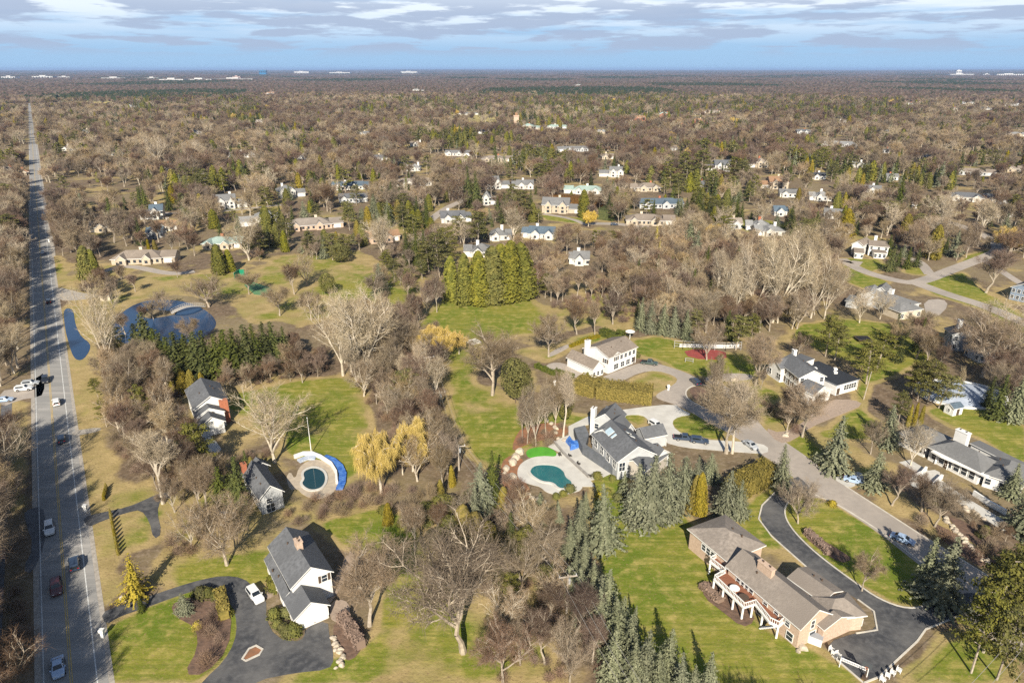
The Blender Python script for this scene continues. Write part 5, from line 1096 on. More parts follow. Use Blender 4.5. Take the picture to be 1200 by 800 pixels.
for tok in [((262,440),(340,408),(395,432),(300,452)), ((325,600),(420,572),(500,575),(505,598),(470,606),(440,596),(370,612),(345,618)), ((405,440),(500,400),(520,480),(470,520)), ((640,690),(660,680),(710,760),(720,800),(640,800)), ((530,620),(600,600),(640,690),(650,800),(585,800),(600,740),(565,690)), ((1130,605),(1200,645),(1200,690),(1140,655)), ((1030,585),(1110,625),(1140,660),(1090,630)), ((120,440),(210,460),(240,540),(200,590),(140,540)), ((700,340),(760,330),(740,380),(640,360)), ((0,700),(30,690),(36,800),(0,800)), ((215,705),(262,705),(268,760),(235,795),(232,740)), ((610,520),(660,500),(668,512),(620,530)), ((590,560),(620,575),(615,592),(592,580)), ((395,735),(412,722),(424,745),(405,765)), ((690,640),(735,780),(700,780),(660,700)), ((195,640),(250,600),(260,640),(215,660)), ((880,470),(930,480),(940,510),(905,500)), ((340,540),(290,530),(270,560),(300,545))]:
    w = np.array(GP(tok)); x0, y0 = w.min(0); x1, y1 = w.max(0); sp = 3.1
    for yy in np.arange(y0, y1, sp):
        for xx in np.arange(x0, x1, sp):
            x, y = xx+random.uniform(-1.2, 1.2), yy+random.uniform(-1.2, 1.2)
            if inpoly(w, np.array(x), np.array(y)) and not (len(FT) and np.any((FT[:, 0]-x)**2+(FT[:, 1]-y)**2 < (FT[:, 2]*.6)**2)):
                p = PX(x, y)
                if is_clear(*p) and tok[0][0] not in (215, 610, 395, 590): continue
                TREES.append(('brush', x, y, random.uniform(1.6, 3.6), random.uniform(.9, 1.5), False))
# the wooded suburb beyond: jittered rings out to 2.6 km
CONZONE = [([(240,225),(500,215),(500,310),(320,310),(240,270)], .5), ([(760,190),(1200,190),(1200,280),(900,290),(760,290)], .42), ([(480,200),(650,185),(700,230),(620,300),(500,300),(440,260)], .5), ([(200,98),(1200,96),(1200,112),(200,114)], .55), ([(600,118),(700,112),(860,112),(860,128),(700,150),(640,160),(600,140)], .9), ([(830,115),(1050,118),(1100,135),(1040,142),(820,135)], .85), ([(420,115),(560,115),(600,130),(420,135)], .6),
 ([(150,115),(300,115),(310,150),(160,140)], .45), ([(480,160),(620,150),(620,180),(480,185)], .5), ([(100,220),(300,200),(300,260),(100,270)], .35), ([(900,180),(1000,170),(990,220),(900,220)], .4), ([(1030,200),(1200,200),(1200,230),(1120,250),(1030,240)], .35), ([(780,180),(880,180),(880,280),(780,290)], .4), ([(330,230),(500,230),(500,310),(330,300)], .4)]
FAR = []
r_ = 300.0; NT = 0
while r_ < 2700:
    sp = 6.6+r_*.0043; th = -R(43)
    while th < R(43):
        x, y = r_*math.sin(th)+random.uniform(-.45, .45)*sp, r_*math.cos(th)+random.uniform(-.45, .45)*sp; th += sp/r_
        px, py = PX(x, y)
        if py > 306 or px < -60 or px > 1260 or y < 250: continue
        pc = .15
        for P, v in CONZONE:
            if inpoly(P, np.array(px), np.array(py)): pc = v
        cl = math.sin(x*.011+2)*math.sin(y*.013+1)+.6*math.sin(x*.031+y*.027)
        c2 = math.sin(x*.019-y*.007)*math.sin(y*.017+x*.006+2)+.35*math.sin(x*.06+y*.043); pc = pc*.6+(.85*min(1, pc*2.8) if c2 > .32 else 0)
        if cl < -.8 and r_ < 1500 and random.random() < .8: continue        # yards and small openings
        if r_ < 420 and random.random() < .12: continue
        k = 'con' if random.random() < pc else 'bare'
        if k == 'con': k = random.choices(['fir', 'pine', 'greencedar', 'spruce', 'cedar'], [4, 3, 2, 1.2, .6])[0]
        else: pt = math.sin(x*.006+4)*math.sin(y*.0047+.7)+.5*math.sin(x*.017-y*.012+1); k = random.choices(['brown', 'grey', 'pale', 'tan', 'willow'], [5*math.exp(1.2*pt), 4.2, (.5 if r_ > 600 else 1.1)*math.exp(-1.4*pt), 1.1*math.exp(-1.0*pt), .04])[0]
        h = random.choice([random.uniform(6, 10), random.uniform(10, 14), random.uniform(13, 17.5)])*(1+.12*cl); rr = h*.26
        if blocked(x, y, h, rr, soft=.22 if r_ > 420 else 0): continue
        TREES.append((k, x, y, h, random.uniform(.9, 1.25)*(1+r_*.00008), False))
    r_ += sp
# ---- split into individuals (largest in the photo) and the mass behind
def size_key(t):
    p = PX(t[1], t[2], t[3]*.5); vis = -60 < p[0] < 1260 and p[1] < 870
    return (t[3]/(t[2]*CP+HC*SP)) * (1 if vis else 0) * (3 if t[5] else 1)
by = {}
for t in TREES: by.setdefault(KINDS_[t[0]][0], []).append(t)
ORD = ['', 'second ', 'third ', 'fourth ', 'fifth ', 'sixth ', 'seventh ', 'eighth ', 'ninth ', 'tenth ', 'eleventh ', 'twelfth ', 'thirteenth ', 'fourteenth ', 'fifteenth ', 'sixteenth ', 'seventeenth ', 'eighteenth ', 'nineteenth ', 'twentieth ']+['twenty-'+w for w in ('first ', 'second ', 'third ', 'fourth ', 'fifth ', 'sixth ', 'seventh ', 'eighth ', 'ninth ')]+['thirtieth ']+['thirty-'+w for w in ('first ', 'second ', 'third ', 'fourth ', 'fifth ', 'sixth ', 'seventh ', 'eighth ', 'ninth ')]+['fortieth ']
for px, py, nm in [(92,395,'the narrow roadside pond'), (190,380,'the big round pond'), (720,456,'the long trimmed hedge'), (830,468,'the cul-de-sac island'), (806,415,'the red court'), (1058,630,'the pale blue street car'), (60,620,'the main road by the white SUV'), (10,330,'the far road bend at the left'), (60,250,'the road further up'), (296,770,'the triangular bed'), (1020,770,'the black forecourt'), (555,398,'the white lattice frame'), (664,716,'the nearest utility pole'), (538,549,'the middle utility pole'),
                   (575,350,'the tall dark cedar wall'), (1060,310,'the three dark firs on the loop'), (300,330,'the green tennis court'), (1125,450,'the white covered pool'), (1180,280,'the right-hand street bend'), (120,600,'the T-shaped dark drive'), (620,680,'the wood edge by the poles'), (900,350,'the tall pale cottonwoods'), (18,760,'the roadside wood, bottom left'), (460,480,'the central thicket'), (1030,240,'the upper right street')]: LAND.append((*G(px, py), nm))
LN = np.array([l[:2] for l in LAND]); cnt = {}
indiv, mass = [], {'bare': [], 'con': []}
caps = dict(bare_tree=300, bare_shrub=110)
for kn, L_ in by.items():
    L_.sort(key=size_key, reverse=True); cap = caps.get(kn, 125)
    nbig = [t for i, t in enumerate(L_) if i < cap and (size_key(t) > 0) and (t[5] or t[2] < 520)]
    ids = set(map(id, nbig)); indiv += nbig
    for t in L_:
        if id(t) in ids: continue
        if kn == 'bare_shrub': mass.setdefault('brush', []).append(t)
        elif kn in ('bare_tree', 'willow_tree'): mass['bare'].append(t)
        else: mass['con'].append(t)
print('slivers', {k: [len(c[1].polygons)//2 for c in v] for k, v in BARE.items()}); print('individual', len(indiv), 'mass', {k: len(v) for k, v in mass.items()})
indiv.sort(key=lambda t: t[2])
used = {}
for t in indiv:
    kind, x, y, h, rf, ex = t; nm, desc = KINDS_[kind]
    j = int(np.argmin((LN[:, 0]-x)**2+(LN[:, 1]-y)**2)); lx, ly, lp = LAND[j]; dx, dy = x-lx, y-ly
    dr = ('right of' if dx > 0 else 'left of') if abs(dx) > abs(dy) else ('behind' if dy > 0 else 'in front of')
    used.setdefault((desc, lp, dr), []).append((dx*dx+dy*dy, t))
LAB = {}
for (desc, lp, dr), L_ in used.items():
    L_.sort(key=lambda q: q[0])
    for i, (_, t) in enumerate(L_):
        LAB[id(t)] = (desc+' standing '+dr+' '+lp) if len(L_) == 1 else desc+', '+ORD[min(i, len(ORD)-1)]+'nearest '+dr+' '+lp
for t in indiv:
    kind, x, y, h, rf, ex = t; nm, desc = KINDS_[kind]; rz = random.uniform(0, 6.283); hb = 14.0
    root = empty(nm, (x, y, 0), LAB[id(t)], 'bush' if nm == 'evergreen_bush' else 'shrub' if nm == 'bare_shrub' else 'tree', GRP.get(nm), rz)
    if kind == 'brush':
        root.name = 'tmp_'; bpy.data.objects.remove(root); root = OBJ(nm, random.choice(BR), None, (x, y, 0), rz, (h/3*rf, h/3*rf, h/3)); tag(root, LAB[id(t)], 'shrub', GRP[nm]); continue
    if kind in BARE: tm, cm = random.choice(BARE[kind])
    else: tm, cm = random.choice(CON[kind]); hb = 2.0 if 'bush' in kind else 14.0
    if kind in ('bush', 'goldbush'):
        bpy.data.objects.remove(root); root = OBJ(nm, cm, None, (x, y, 0), rz, (h/2*rf, h/2*rf, h/2)); tag(root, LAB[id(t)], 'bush', GRP[nm]); continue
    s = h/hb; root.scale = (s*rf, s*rf, s)
    if kind in CON: root.rotation_euler = (random.gauss(0, .025), random.gauss(0, .025), rz); root.scale = (s*rf*random.uniform(.85, 1.2), s*rf*random.uniform(.85, 1.2), s)
    OBJ('trunk', tm, root); OBJ('crown', cm, root)
# ---- the mass: one object each, instancing light tree meshes on points
def lod_obj(parts):
    """join (mesh data) parts into one unlinked object"""
    V, F, mi, mats = [], [], [], []
    for me in parts:
        o = len(V); V += [tuple(v.co) for v in me.vertices]; mo = len(mats); mats += list(me.materials)
        for p in me.polygons: F.append(tuple(i+o for i in p.vertices)); mi.append(p.material_index+mo)
    me = bpy.data.meshes.new('woodland_tree'); me.from_pydata(V, [], F)
    for m in mats: me.materials.append(m)
    me.polygons.foreach_set('material_index', mi); me.update(); return bpy.data.objects.new('woodland_tree', me)
LODB = []
for i, (f, tw, bk) in enumerate([('oval', tw_brown, barkg), ('round', tw_brown, barkg), ('oval', tw_grey, barkg), ('round', tw_grey, barkg), ('vase', tw_pale, barkp), ('willow', tw_willow, barkp), ('oval', tw_tan, barkp), ('round', tw_tan, barkp)]):
    LODB.append(lod_obj(finish_bare('l', bare_tree(200+i, f, tw, bk, lod=True))))
LODC = [lod_obj(conifer(210, nd_fir, Rr=3.4, lod=True)), lod_obj(conifer(211, nd_spruce, Rr=3.4, lod=True)), lod_obj(pine(212, nd_pine, lod=True, n=16)), lod_obj(shell(213, nd_green, 14, 3.2, 500, .75, cedprof)), lod_obj(shell(214, nd_cedar, 14, 3.0, 500, .75, cedprof))]
BK = dict(tan=(6, 7), brown=(0, 1), grey=(2, 3), wide=(2, 3), pale=(4,), willow=(5,)); CK = dict(fir=(0,), spruce=(1,), pine=(2,), greencedar=(3,), cedar=(4,), column=(4,), gold=(4,), olive=(2,), bush=(2,), goldbush=(4,))
def woodland(name, L_, protos, km, label_kind, base=14.0):
    n = len(L_); me = bpy.data.meshes.new(name); me.vertices.add(n); me.vertices.foreach_set('co', np.array([(t[1], t[2], 0) for t in L_], np.float32).ravel())
    def at(nm, ty, arr, key='value'): a = me.attributes.new(nm, ty, 'POINT'); a.data.foreach_set(key, np.asarray(arr).ravel())
    at('tree_scale', 'FLOAT_VECTOR', np.array([(t[3]/base*t[4], t[3]/base*t[4], t[3]/base) for t in L_], np.float32), 'vector')
    at('tree_turn', 'FLOAT_VECTOR', np.array([(0, 0, random.uniform(0, 6.28)) for t in L_], np.float32), 'vector')
    at('tree_kind', 'INT', np.array([random.choice(km(t[0])) for t in L_], np.int32))
    o = OBJ(name, me); tag(o, kind='stuff')
    ng = bpy.data.node_groups.new(name, 'GeometryNodeTree'); ng.interface.new_socket('Geometry', in_out='INPUT', socket_type='NodeSocketGeometry'); ng.interface.new_socket('Geometry', in_out='OUTPUT', socket_type='NodeSocketGeometry')
    N, L = ng.nodes, ng.links; gi = N.new('NodeGroupInput'); go = N.new('NodeGroupOutput'); mp = N.new('GeometryNodeMeshToPoints'); L.new(gi.outputs[0], mp.inputs[0])
    jn = N.new('GeometryNodeJoinGeometry')
    for p in reversed(protos):
        oi = N.new('GeometryNodeObjectInfo'); oi.inputs['Object'].default_value = p; oi.transform_space = 'ORIGINAL'
        g2 = N.new('GeometryNodeGeometryToInstance'); L.new(oi.outputs['Geometry'], g2.inputs[0]); L.new(g2.outputs[0], jn.inputs[0])
    ip = N.new('GeometryNodeInstanceOnPoints'); L.new(mp.outputs[0], ip.inputs['Points']); L.new(jn.outputs[0], ip.inputs['Instance']); ip.inputs['Pick Instance'].default_value = True
    def na(nm, ty):
        q = N.new('GeometryNodeInputNamedAttribute'); q.data_type = ty; q.inputs[0].default_value = nm; return q.outputs[0]
    L.new(na('tree_kind', 'INT'), ip.inputs['Instance Index']); L.new(na('tree_scale', 'FLOAT_VECTOR'), ip.inputs['Scale'])
    er = N.new('FunctionNodeEulerToRotation'); L.new(na('tree_turn', 'FLOAT_VECTOR'), er.inputs[0]); L.new(er.outputs[0], ip.inputs['Rotation']); L.new(ip.outputs[0], go.inputs[0])
    md = o.modifiers.new('trees', 'NODES'); md.node_group = ng; return o
woodland('bare_woodland', mass['bare'], LODB, lambda k: BK[k], '')
woodland('evergreen_woodland', mass['con'], LODC, lambda k: CK[k], '')
woodland('undergrowth', mass.get('brush', []), [bpy.data.objects.new('brush_clump', m) for m in BR], lambda k: (0, 1, 2, 3), '', base=3.0)
# ---- farthest woods: a rough canopy surface from 2.4 km to the horizon
nr, nc = 330, 900; rr = 2450*np.exp(np.linspace(0, math.log(42000/2450), nr)); tt = np.linspace(-R(44), R(44), nc); TH, RRr = np.meshgrid(tt, rr)
RRr = RRr*(1+RNG.normal(0, .0022, RRr.shape)); X = RRr*np.sin(TH); Y = RRr*np.cos(TH); big = np.sin(X*.0011+1)*np.sin(Y*.0009)+.7*np.sin(X*.0035+Y*.003)
Z = 8+RNG.random(X.shape)**1.5*9+3*big*np.clip(RRr/6000, .3, 1.0)
Z += np.clip((RRr-12000)/30000, 0, 1)*26+np.clip(np.sin(TH*9+2.2), 0, 1)*np.clip((RRr-15000)/20000, 0, 1)*25
zc = Y*CP+(HC-Z)*SP; pxs = 600+FPX*X/zc; pys = 400+FPX*((HC-Z)*CP-Y*SP)/zc
ok = (pxs > 0) & (pxs < 1199) & (pys > 0) & (pys < 799); cm_ = np.zeros(X.shape, bool); cm_[ok] = CLEAR[pys[ok].astype(int), pxs[ok].astype(int)]; Z[cm_] = 1.0
Z[0] = -1
ii = (np.arange(nr-1)[:, None]*nc+np.arange(nc-1)[None]).ravel(); F = np.stack([ii, ii+1, ii+nc+1, ii+nc], 1)
me = bpy.data.meshes.new('distant_woodland'); quadmesh(me, np.stack([X.ravel(), Y.ravel(), Z.ravel()], 1), F)
# tree kinds vary in patches: a per-tree value stored on the canopy
pv = RNG.random(X.shape); cf = np.where(np.sin(X*.004+.5)*np.sin(Y*.0021+2)+.5*np.sin(X*.0013-Y*.0017) > .5, .85, .15); con = (RNG.random(X.shape) < cf).astype(float)
for nm, ar in (('tree_tone', pv), ('evergreen', con)): a = me.attributes.new(nm, 'FLOAT', 'POINT'); a.data.foreach_set('value', ar.astype(np.float32).ravel())
def canopy_mat():
    m = bpy.data.materials.new('far_canopy'); m.use_nodes = True; N = m.node_tree.nodes; L = m.node_tree.links; b = N['Principled BSDF']; b.inputs['Roughness'].default_value = 1; b.inputs['Specular IOR Level'].default_value = .05
    a = N.new('ShaderNodeAttribute'); a.attribute_name = 'tree_tone'; r = N.new('ShaderNodeValToRGB'); L.new(a.outputs['Fac'], r.inputs[0])
    el = r.color_ramp.elements; el[0].color = (.075, .05, .04, 1); el[1].color = (.30, .235, .17, 1); e = el.new(.5); e.color = (.15, .105, .08, 1); e = el.new(.9); e.color = (.21, .155, .115, 1)
    g = N.new('ShaderNodeAttribute'); g.attribute_name = 'evergreen'; mx = N.new('ShaderNodeMix'); mx.data_type = 'RGBA'; L.new(g.outputs['Fac'], mx.inputs[0]); L.new(r.outputs[0], mx.inputs[6]); mx.inputs[7].default_value = (.04, .055, .025, 1)
    L.new(mx.outputs[2], b.inputs['Base Color']); return m
me.materials.append(canopy_mat()); tag(OBJ('distant_woodland', me), kind='stuff')
# open fields far off, on gently rising ground
fm = M('far_dry_field', (.42, .34, .13), (.33, .27, .10), scale=.01, rough=.95)
sheet('field', [(67,113),(90,110.5),(112,112),(135,115),(134,121),(100,121),(70,119)], 1.5, fm, smooth=1); sheet('field', [(547,135),(585,134),(585,143),(550,143)], .5, fm, smooth=0)
# ------------------------------------------------------------------ cars
tyre = M('tyre_rubber', (.02, .02, .02), rough=.8); rimm = M('alloy_rim', (.5, .5, .5), metal=.9, rough=.3); lampw = M('headlamp_glass', (.7, .7, .65), rough=.1); lampr = M('tail_lamp_red', (.45, .02, .02), rough=.2); carglass = M('car_glass', (.015, .02, .025), rough=.06, spec=.8)
CARM = {k: M('car_paint_'+k, c, rough=.28, spec=.6, coat=.6) for k, c in dict(white=(.78, .78, .77), black=(.02, .022, .03), blue=(.03, .05, .09), paleblue=(.38, .50, .68), silver=(.45, .47, .49), maroon=(.09, .015, .015), green=(.06, .09, .08)).items()}
STN = dict(  # stations: x, z bottom, z belt, z top, half width belt, half width top
 sedan=[(-2.35,.42,.62,.64,.72,.62),(-2.25,.28,.86,.88,.86,.74),(-1.6,.25,.92,1.0,.90,.74),(-.95,.25,.92,1.38,.90,.62),(.35,.25,.90,1.42,.91,.63),(1.15,.25,.86,.92,.91,.74),(1.9,.27,.76,.80,.88,.72),(2.3,.32,.58,.60,.76,.6)],
 suv=[(-2.35,.45,.8,.82,.84,.76),(-2.28,.32,1.0,1.45,.90,.66),(-2.0,.3,1.02,1.68,.93,.70),(.3,.3,1.0,1.70,.94,.70),(1.05,.3,.98,1.08,.94,.80),(2.0,.32,.90,.94,.92,.78),(2.35,.4,.66,.68,.80,.66)],
 pickup=[(-2.8,.5,.92,.94,.92,.90),(-2.75,.45,.98,1.0,.95,.92),(-.75,.4,.98,1.0,.95,.92),(-.6,.4,1.0,1.75,.95,.68),(.75,.4,1.0,1.78,.95,.70),(1.35,.4,1.0,1.08,.95,.82),(2.5,.42,.94,.97,.93,.80),(2.8,.5,.72,.74,.84,.7)])
CARS = {}
def car_meshes(kind, paint):
    if (kind, paint) in CARS: return CARS[kind, paint]
    st = STN[kind]; m = CARM[paint]; b = MB(); V = []
    for x, zb, zl, zt, wl, wt in st: V += [(x, -wl*.93, zb), (x, -wl, zl), (x, -wt, zt), (x, wt, zt), (x, wl, zl), (x, wl*.93, zb)]
    F = []
    for i in range(len(st)-1):
        for k in range(6): F.append((i*6+k, i*6+(k+1) % 6, (i+1)*6+(k+1) % 6, (i+1)*6+k)[::-1])
    n = len(st)-1; F += [tuple(range(6)), tuple(range(n*6, n*6+6))[::-1]]; b.add(V, F, m); body = b.mesh('body')
    g = MB()
    for i in range(len(st)-1):
        a, c = st[i], st[i+1]; ha, hc = a[3]-a[2], c[3]-c[2]
        if max(ha, hc) < .3: continue
        if min(ha, hc) > .3:
            for s in (-1, 1):
                q = [(a[0]+.1, s*(a[4]+(a[5]-a[4])*.15+.012), a[2]+ha*.15), (c[0]-.1, s*(c[4]+(c[5]-c[4])*.15+.012), c[2]+hc*.15), (c[0]-.1, s*(c[4]+(c[5]-c[4])*.85+.012), c[2]+hc*.85), (a[0]+.1, s*(a[4]+(a[5]-a[4])*.85+.012), a[2]+ha*.85)]
                g.add(q, [(0, 1, 2, 3) if s < 0 else (3, 2, 1, 0)], carglass)
        else:      # windscreens on the sloping stations
            lo_, hi_ = (a, c) if ha < hc else (c, a); f0, f1 = .12, .9; L = lambda f, k: lo_[k]+(hi_[k]-lo_[k])*f
            q = [(L(f0, 0), -L(f0, 5)*.92, L(f0, 3)+.02), (L(f0, 0), L(f0, 5)*.92, L(f0, 3)+.02), (L(f1, 0), L(f1, 5)*.9, L(f1, 3)+.02), (L(f1, 0), -L(f1, 5)*.9, L(f1, 3)+.02)]
            g.add(q, [(0, 1, 2, 3) if lo_[0] > hi_[0] else (3, 2, 1, 0)], carglass)
            for s in (-1, 1):
                q = [(L(.3, 0), s*(L(.3, 4)-.02), L(.3, 2)+.05), (L(1, 0), s*(L(1, 4)-.03), L(1, 2)+.08), (L(1, 0), s*(L(1, 5)+.03), L(1, 3)-.1)]; g.add(q, [(0, 1, 2)], carglass)
    glassm = g.mesh('window_glass')
    wr = .36 if kind == 'sedan' else .41; w = MB(); w.tube([(0, -.12, 0), (0, .12, 0)], wr, tyre, 16); w2 = MB(); w2.tube([(0, -.135, 0), (0, .135, 0)], wr*.62, rimm, 12)
    hl = MB(); hl.box(-.1, -.18, -.07, .1, .18, .07, lampw); tl = MB(); tl.box(-.06, -.16, -.1, .06, .16, .1, lampr); mi = MB(); mi.box(-.1, -.1, -.07, .1, .1, .07, m)
    bed = None
    if kind == 'pickup': bed = MB(); bed.box(-2.65, -.75, .99, -.8, .75, 1.015, tyre); bed = bed.mesh('cargo_bed')
    CARS[kind, paint] = (body, glassm, w.mesh('tyre'), w2.mesh('rim'), hl.mesh('headlight'), tl.mesh('tail_light'), mi.mesh('side_mirror'), wr, bed); return CARS[kind, paint]
def car(px, py, ang, kind, paint, label, group=None):
    x, y = G(px, py, .6); r = empty({'sedan': 'car', 'suv': 'suv', 'pickup': 'pickup_truck'}[kind], (x, y, .035), label, {'sedan': 'car', 'suv': 'SUV', 'pickup': 'pickup truck'}[kind], group, ang)
    body, gl, ty, ri, hl, tl, mi, wr, bed = car_meshes(kind, paint); st = STN[kind]; OBJ('body', body, r); OBJ('window_glass', gl, r)
    if bed: OBJ('cargo_bed', bed, r)
    for fx in (-.61, .64):
        for s in (-1, 1): w = OBJ('wheel', ty, r, (fx*2.3*(1.15 if kind == 'pickup' else 1), s*.84, wr)); OBJ('rim', ri, w)
    for s in (-1, 1):
        OBJ('headlight', hl, r, (st[-1][0]-.12, s*.55, st[-1][2]+.04)); OBJ('tail_light', tl, r, (st[0][0]+.04, s*.6, st[0][2]+.05)); OBJ('side_mirror', mi, r, (.85, s*1.0, .98 if kind == 'sedan' else 1.1))
    LAND.append((x, y, 'a car'))
ra = roadang; g1 = 'vehicles on the main road'; g2 = 'parked vehicles'
car(58,619,ra+math.pi,'suv','white','white SUV driving down the shaded left lane of the main road',g1); car(68,781,ra+math.pi,'sedan','paleblue','pale blue sedan at the bottom of the main road',g1)
car(87,660,ra,'suv','blue','dark SUV in the right lane at the tree shadow edge',g1); car(66,688,ra+math.pi,'suv','maroon','dark maroon SUV in deep shade, left lane of the main road',g1)
car(72,514,ra,'suv','blue','dark blue SUV in the right lane by the small gravel track',g1); car(66,471,ra,'suv','white','white SUV in the right lane level with the side road junction',g1); car(53,445,ra+math.pi,'suv','black','black SUV in the left lane just past the junction',g1); car(57,353,ra,'suv','black','black SUV higher up the main road by the narrow pond',g1); car(50,296,ra,'sedan','silver','small silver car farthest up the main road',g1)
car(28,455,.25,'suv','white','white SUV waiting on the side road, nearest the junction',g1); car(36,449,.3,'suv','silver','silver SUV under the trees behind the waiting white one',g1); car(5,468,.25,'sedan','paleblue','pale sedan at the left edge on the side road',g1)
car(299,697,-.85,'suv','white','white SUV parked on the dark looping driveway',g2); car(261,606,1.85,'pickup','white','white pickup half hidden behind the wide bare tree',g2); car(1058,631,-.72,'sedan','paleblue','pale blue sedan parked at the kerb beside the big spruce shadow',g2)
car(802,513,-.18,'pickup','blue','dark pickup parked on the pale concrete drive',g2); car(820,516,-.25,'suv','blue','dark blue SUV parked in front of the dark pickup',g2); car(769,498,-1.0,'suv','white','white car with dark glass beside the modern grey house',g2); car(761,425,-.3,'pickup','green','grey-green pickup in front of the white brown-roofed house',g2)
car(815,447,1.8,'suv','blue','dark blue SUV in the shade of the cul-de-sac island trees',g2); car(880,521,-1.2,'sedan','silver','silver car under the many-stemmed bare tree',g2); car(1001,562,-.5,'sedan','paleblue','pale blue car on the concrete stub beside a spruce',g2); car(720,263,0,'suv','blue','dark SUV in the parking court of the low tan ranch house',g2); car(176,279,.2,'sedan','blue','blue car beside the blue-roofed garage',g2)
car(855,269,.1,'suv','white','white van-like car left of the low grey house among the trees',g2)

# ------------------------------------------------------------------ poles, cables, hedges, fences, garden things
wood = M('weathered_pole_wood', (.50, .44, .37), (.38, .32, .26), scale=2, rough=.9); cable = M('power_cable', (.35, .33, .30), rough=.6)
POLES = []
def upole(px, py, top, label, ang=.2, arm=True):
    x, y = G(px, py); hh = HT(px, py, top); r = empty('utility_pole', (x, y, 0), label, 'utility pole', 'utility poles in the thicket', ang)
    b = MB(); b.tube([(0, 0, -.2), (0, 0, hh)], [.19, .12], wood, 8); b.build('post', r)
    if arm:
        b = MB(); b.box(-1.7, -.09, hh-.55, 1.7, .09, hh-.35, wood); b.box(-.9, -.05, hh-1.2, -.8, .05, hh-.5, wood); b.build('crossarm', r)
        for s in (-1.5, 0, 1.5): b = MB(); b.tube([(s, 0, hh-.35), (s, 0, hh-.02)], .09, M('insulator_grey', (.5, .52, .54), rough=.3), 8); b.build('insulator', r)
        b = MB(); b.tube([(.35, .2, hh-2.2), (.35, .2, hh-1.2)], .24, M('transformer_grey', (.42, .44, .46), rough=.5), 10); b.build('transformer', r)
    POLES.append((x, y, hh, ang))
upole(664,718,673,'nearest utility pole with crossarm, beside the blue-grey spruces'); upole(538,551,521,'utility pole with crossarm left of the tall blue-grey spruce'); upole(516,480,458,'utility pole with crossarm at the field corner below the thicket'); upole(504,444,417,'farthest utility pole, right of the brown thicket by the willow')
POLES.insert(0, (POLES[0][0]+13, POLES[0][1]-42, 11, .2))
for i in range(len(POLES)-1):
    for s, w in ((-1.5, 'left'), (0, 'middle'), (1.5, 'right')):
        a, c = POLES[i], POLES[i+1]; P = []
        for k in range(15):
            f = k/14; P.append((a[0]+(c[0]-a[0])*f+s*math.cos(.2), a[1]+(c[1]-a[1])*f+s*math.sin(.2), a[2]+(c[2]-a[2])*f-.02-4*1.0*f*(1-f)))
        b = MB(); b.tube(P, .028, cable, 4); tag(b.build('power_cable'), w+' power cable of the '+['lowest', 'long second', 'short third', 'topmost'][i]+' span between utility poles', 'cable', 'power cables')
# cables across the bottom right corner
for i, o in enumerate((0, 2.2, 4.4)):
    P = []; a = Vector((*G(1110, 830, 9), 9)); c = Vector((*G(1215, 715, 10), 10))
    for k in range(12): f = k/11; p = a.lerp(c, f); P.append((p.x+o*.9, p.y-o*.3, p.z-2.4*f*(1-f)))
    b = MB(); b.tube(P, .03, cable, 4); tag(b.build('power_cable'), ['upper', 'middle', 'lower'][i]+' power cable crossing the bottom right corner over the pines', 'cable', 'power cables')
x, y = G(1193, 745); r = empty('telephone_pole', (x, y, 0), 'slim pale pole among the pines in the bottom right corner', 'utility pole'); b = MB(); b.tube([(0, 0, 0), (0, 0, 10.5)], [.17, .11], wood, 8); b.build('post', r); b = MB(); b.box(-1.2, -.07, 9.6, 1.2, .07, 9.8, wood); b.build('crossarm', r)
x, y = G(365, 531); r = empty('flagpole', (x, y, 0), 'bare pale flagpole on the lawn beside the blue tarpaulin pool', 'flagpole'); b = MB(); b.tube([(0, 0, 0), (0, 0, 10)], [.12, .05], trimw, 8); b.build('mast', r); b = MB(); b.prism(ring(0, 0, .12, .12, 8), 10, 10.2, trimw); b.build('finial', r)
x, y = G(1012, 468); r = empty('flagpole', (x, y, 0), 'leaning pale pole at the lawn corner beside the black flat roof wing', 'pole'); b = MB(); b.tube([(0, 0, 0), (.6, 0, 9)], [.13, .08], wood, 8); b.build('mast', r)
def hedge(pts, w, h, m, label, name='hedge', zb=0, cat='hedge', dens=10):
    P = [Vector(p) for p in GP(pts)]; rg = np.random.default_rng(int(pts[0][0])); C, Nn, S = [], [], []; cx, cy = P[0].x, P[0].y; core = MB()
    for i in range(len(P)-1):
        a, c = P[i], P[i+1]; L = (c-a).length; u = (c-a)/L; v = Vector((-u.y, u.x)); n = int(L*(w+2*h)*dens)
        for _ in range(n):
            s = rg.random()*L; q = rg.random()*(w+2*h); wob = .35*math.sin(s*1.9+i)+rg.normal(0, .12)
            if q < h: o, z, nn = -w/2-wob*.4, q, (-v.x, -v.y, .3)
            elif q < h+w: o, z, nn = q-h-w/2, h+wob*.5, (0, 0, 1)
            else: o, z, nn = w/2+wob*.4, q-h-w, (v.x, v.y, .3)
            C.append((a.x+u.x*s+v.x*o-cx, a.y+u.y*s+v.y*o-cy, z)); Nn.append(nn); S.append(rg.uniform(.18, .36))
        Tt = lambda p: (a.x+u.x*p[0]+v.x*p[1]-cx, a.y+u.y*p[0]+v.y*p[1]-cy, p[2]); core.box(0, -w*.42, 0, L, w*.42, h*.92, m, Tt)
    V, F = leafquads(np.array(C), np.array(Nn), S, rg, .5); k = len(V); me = bpy.data.meshes.new(name); me.from_pydata(V.tolist()+core.v, [], F.tolist()+[tuple(i+k for i in f) for f in core.f]); me.materials.append(m)
    return tag(OBJ(name, me, None, (cx, cy, 0)), label, cat)
hedge([(676,456),(700,462),(730,466),(764,470)], 7.0, 4.2, nd_cedar, 'long trimmed golden hedge between the white brown-roofed house and the pale drive')
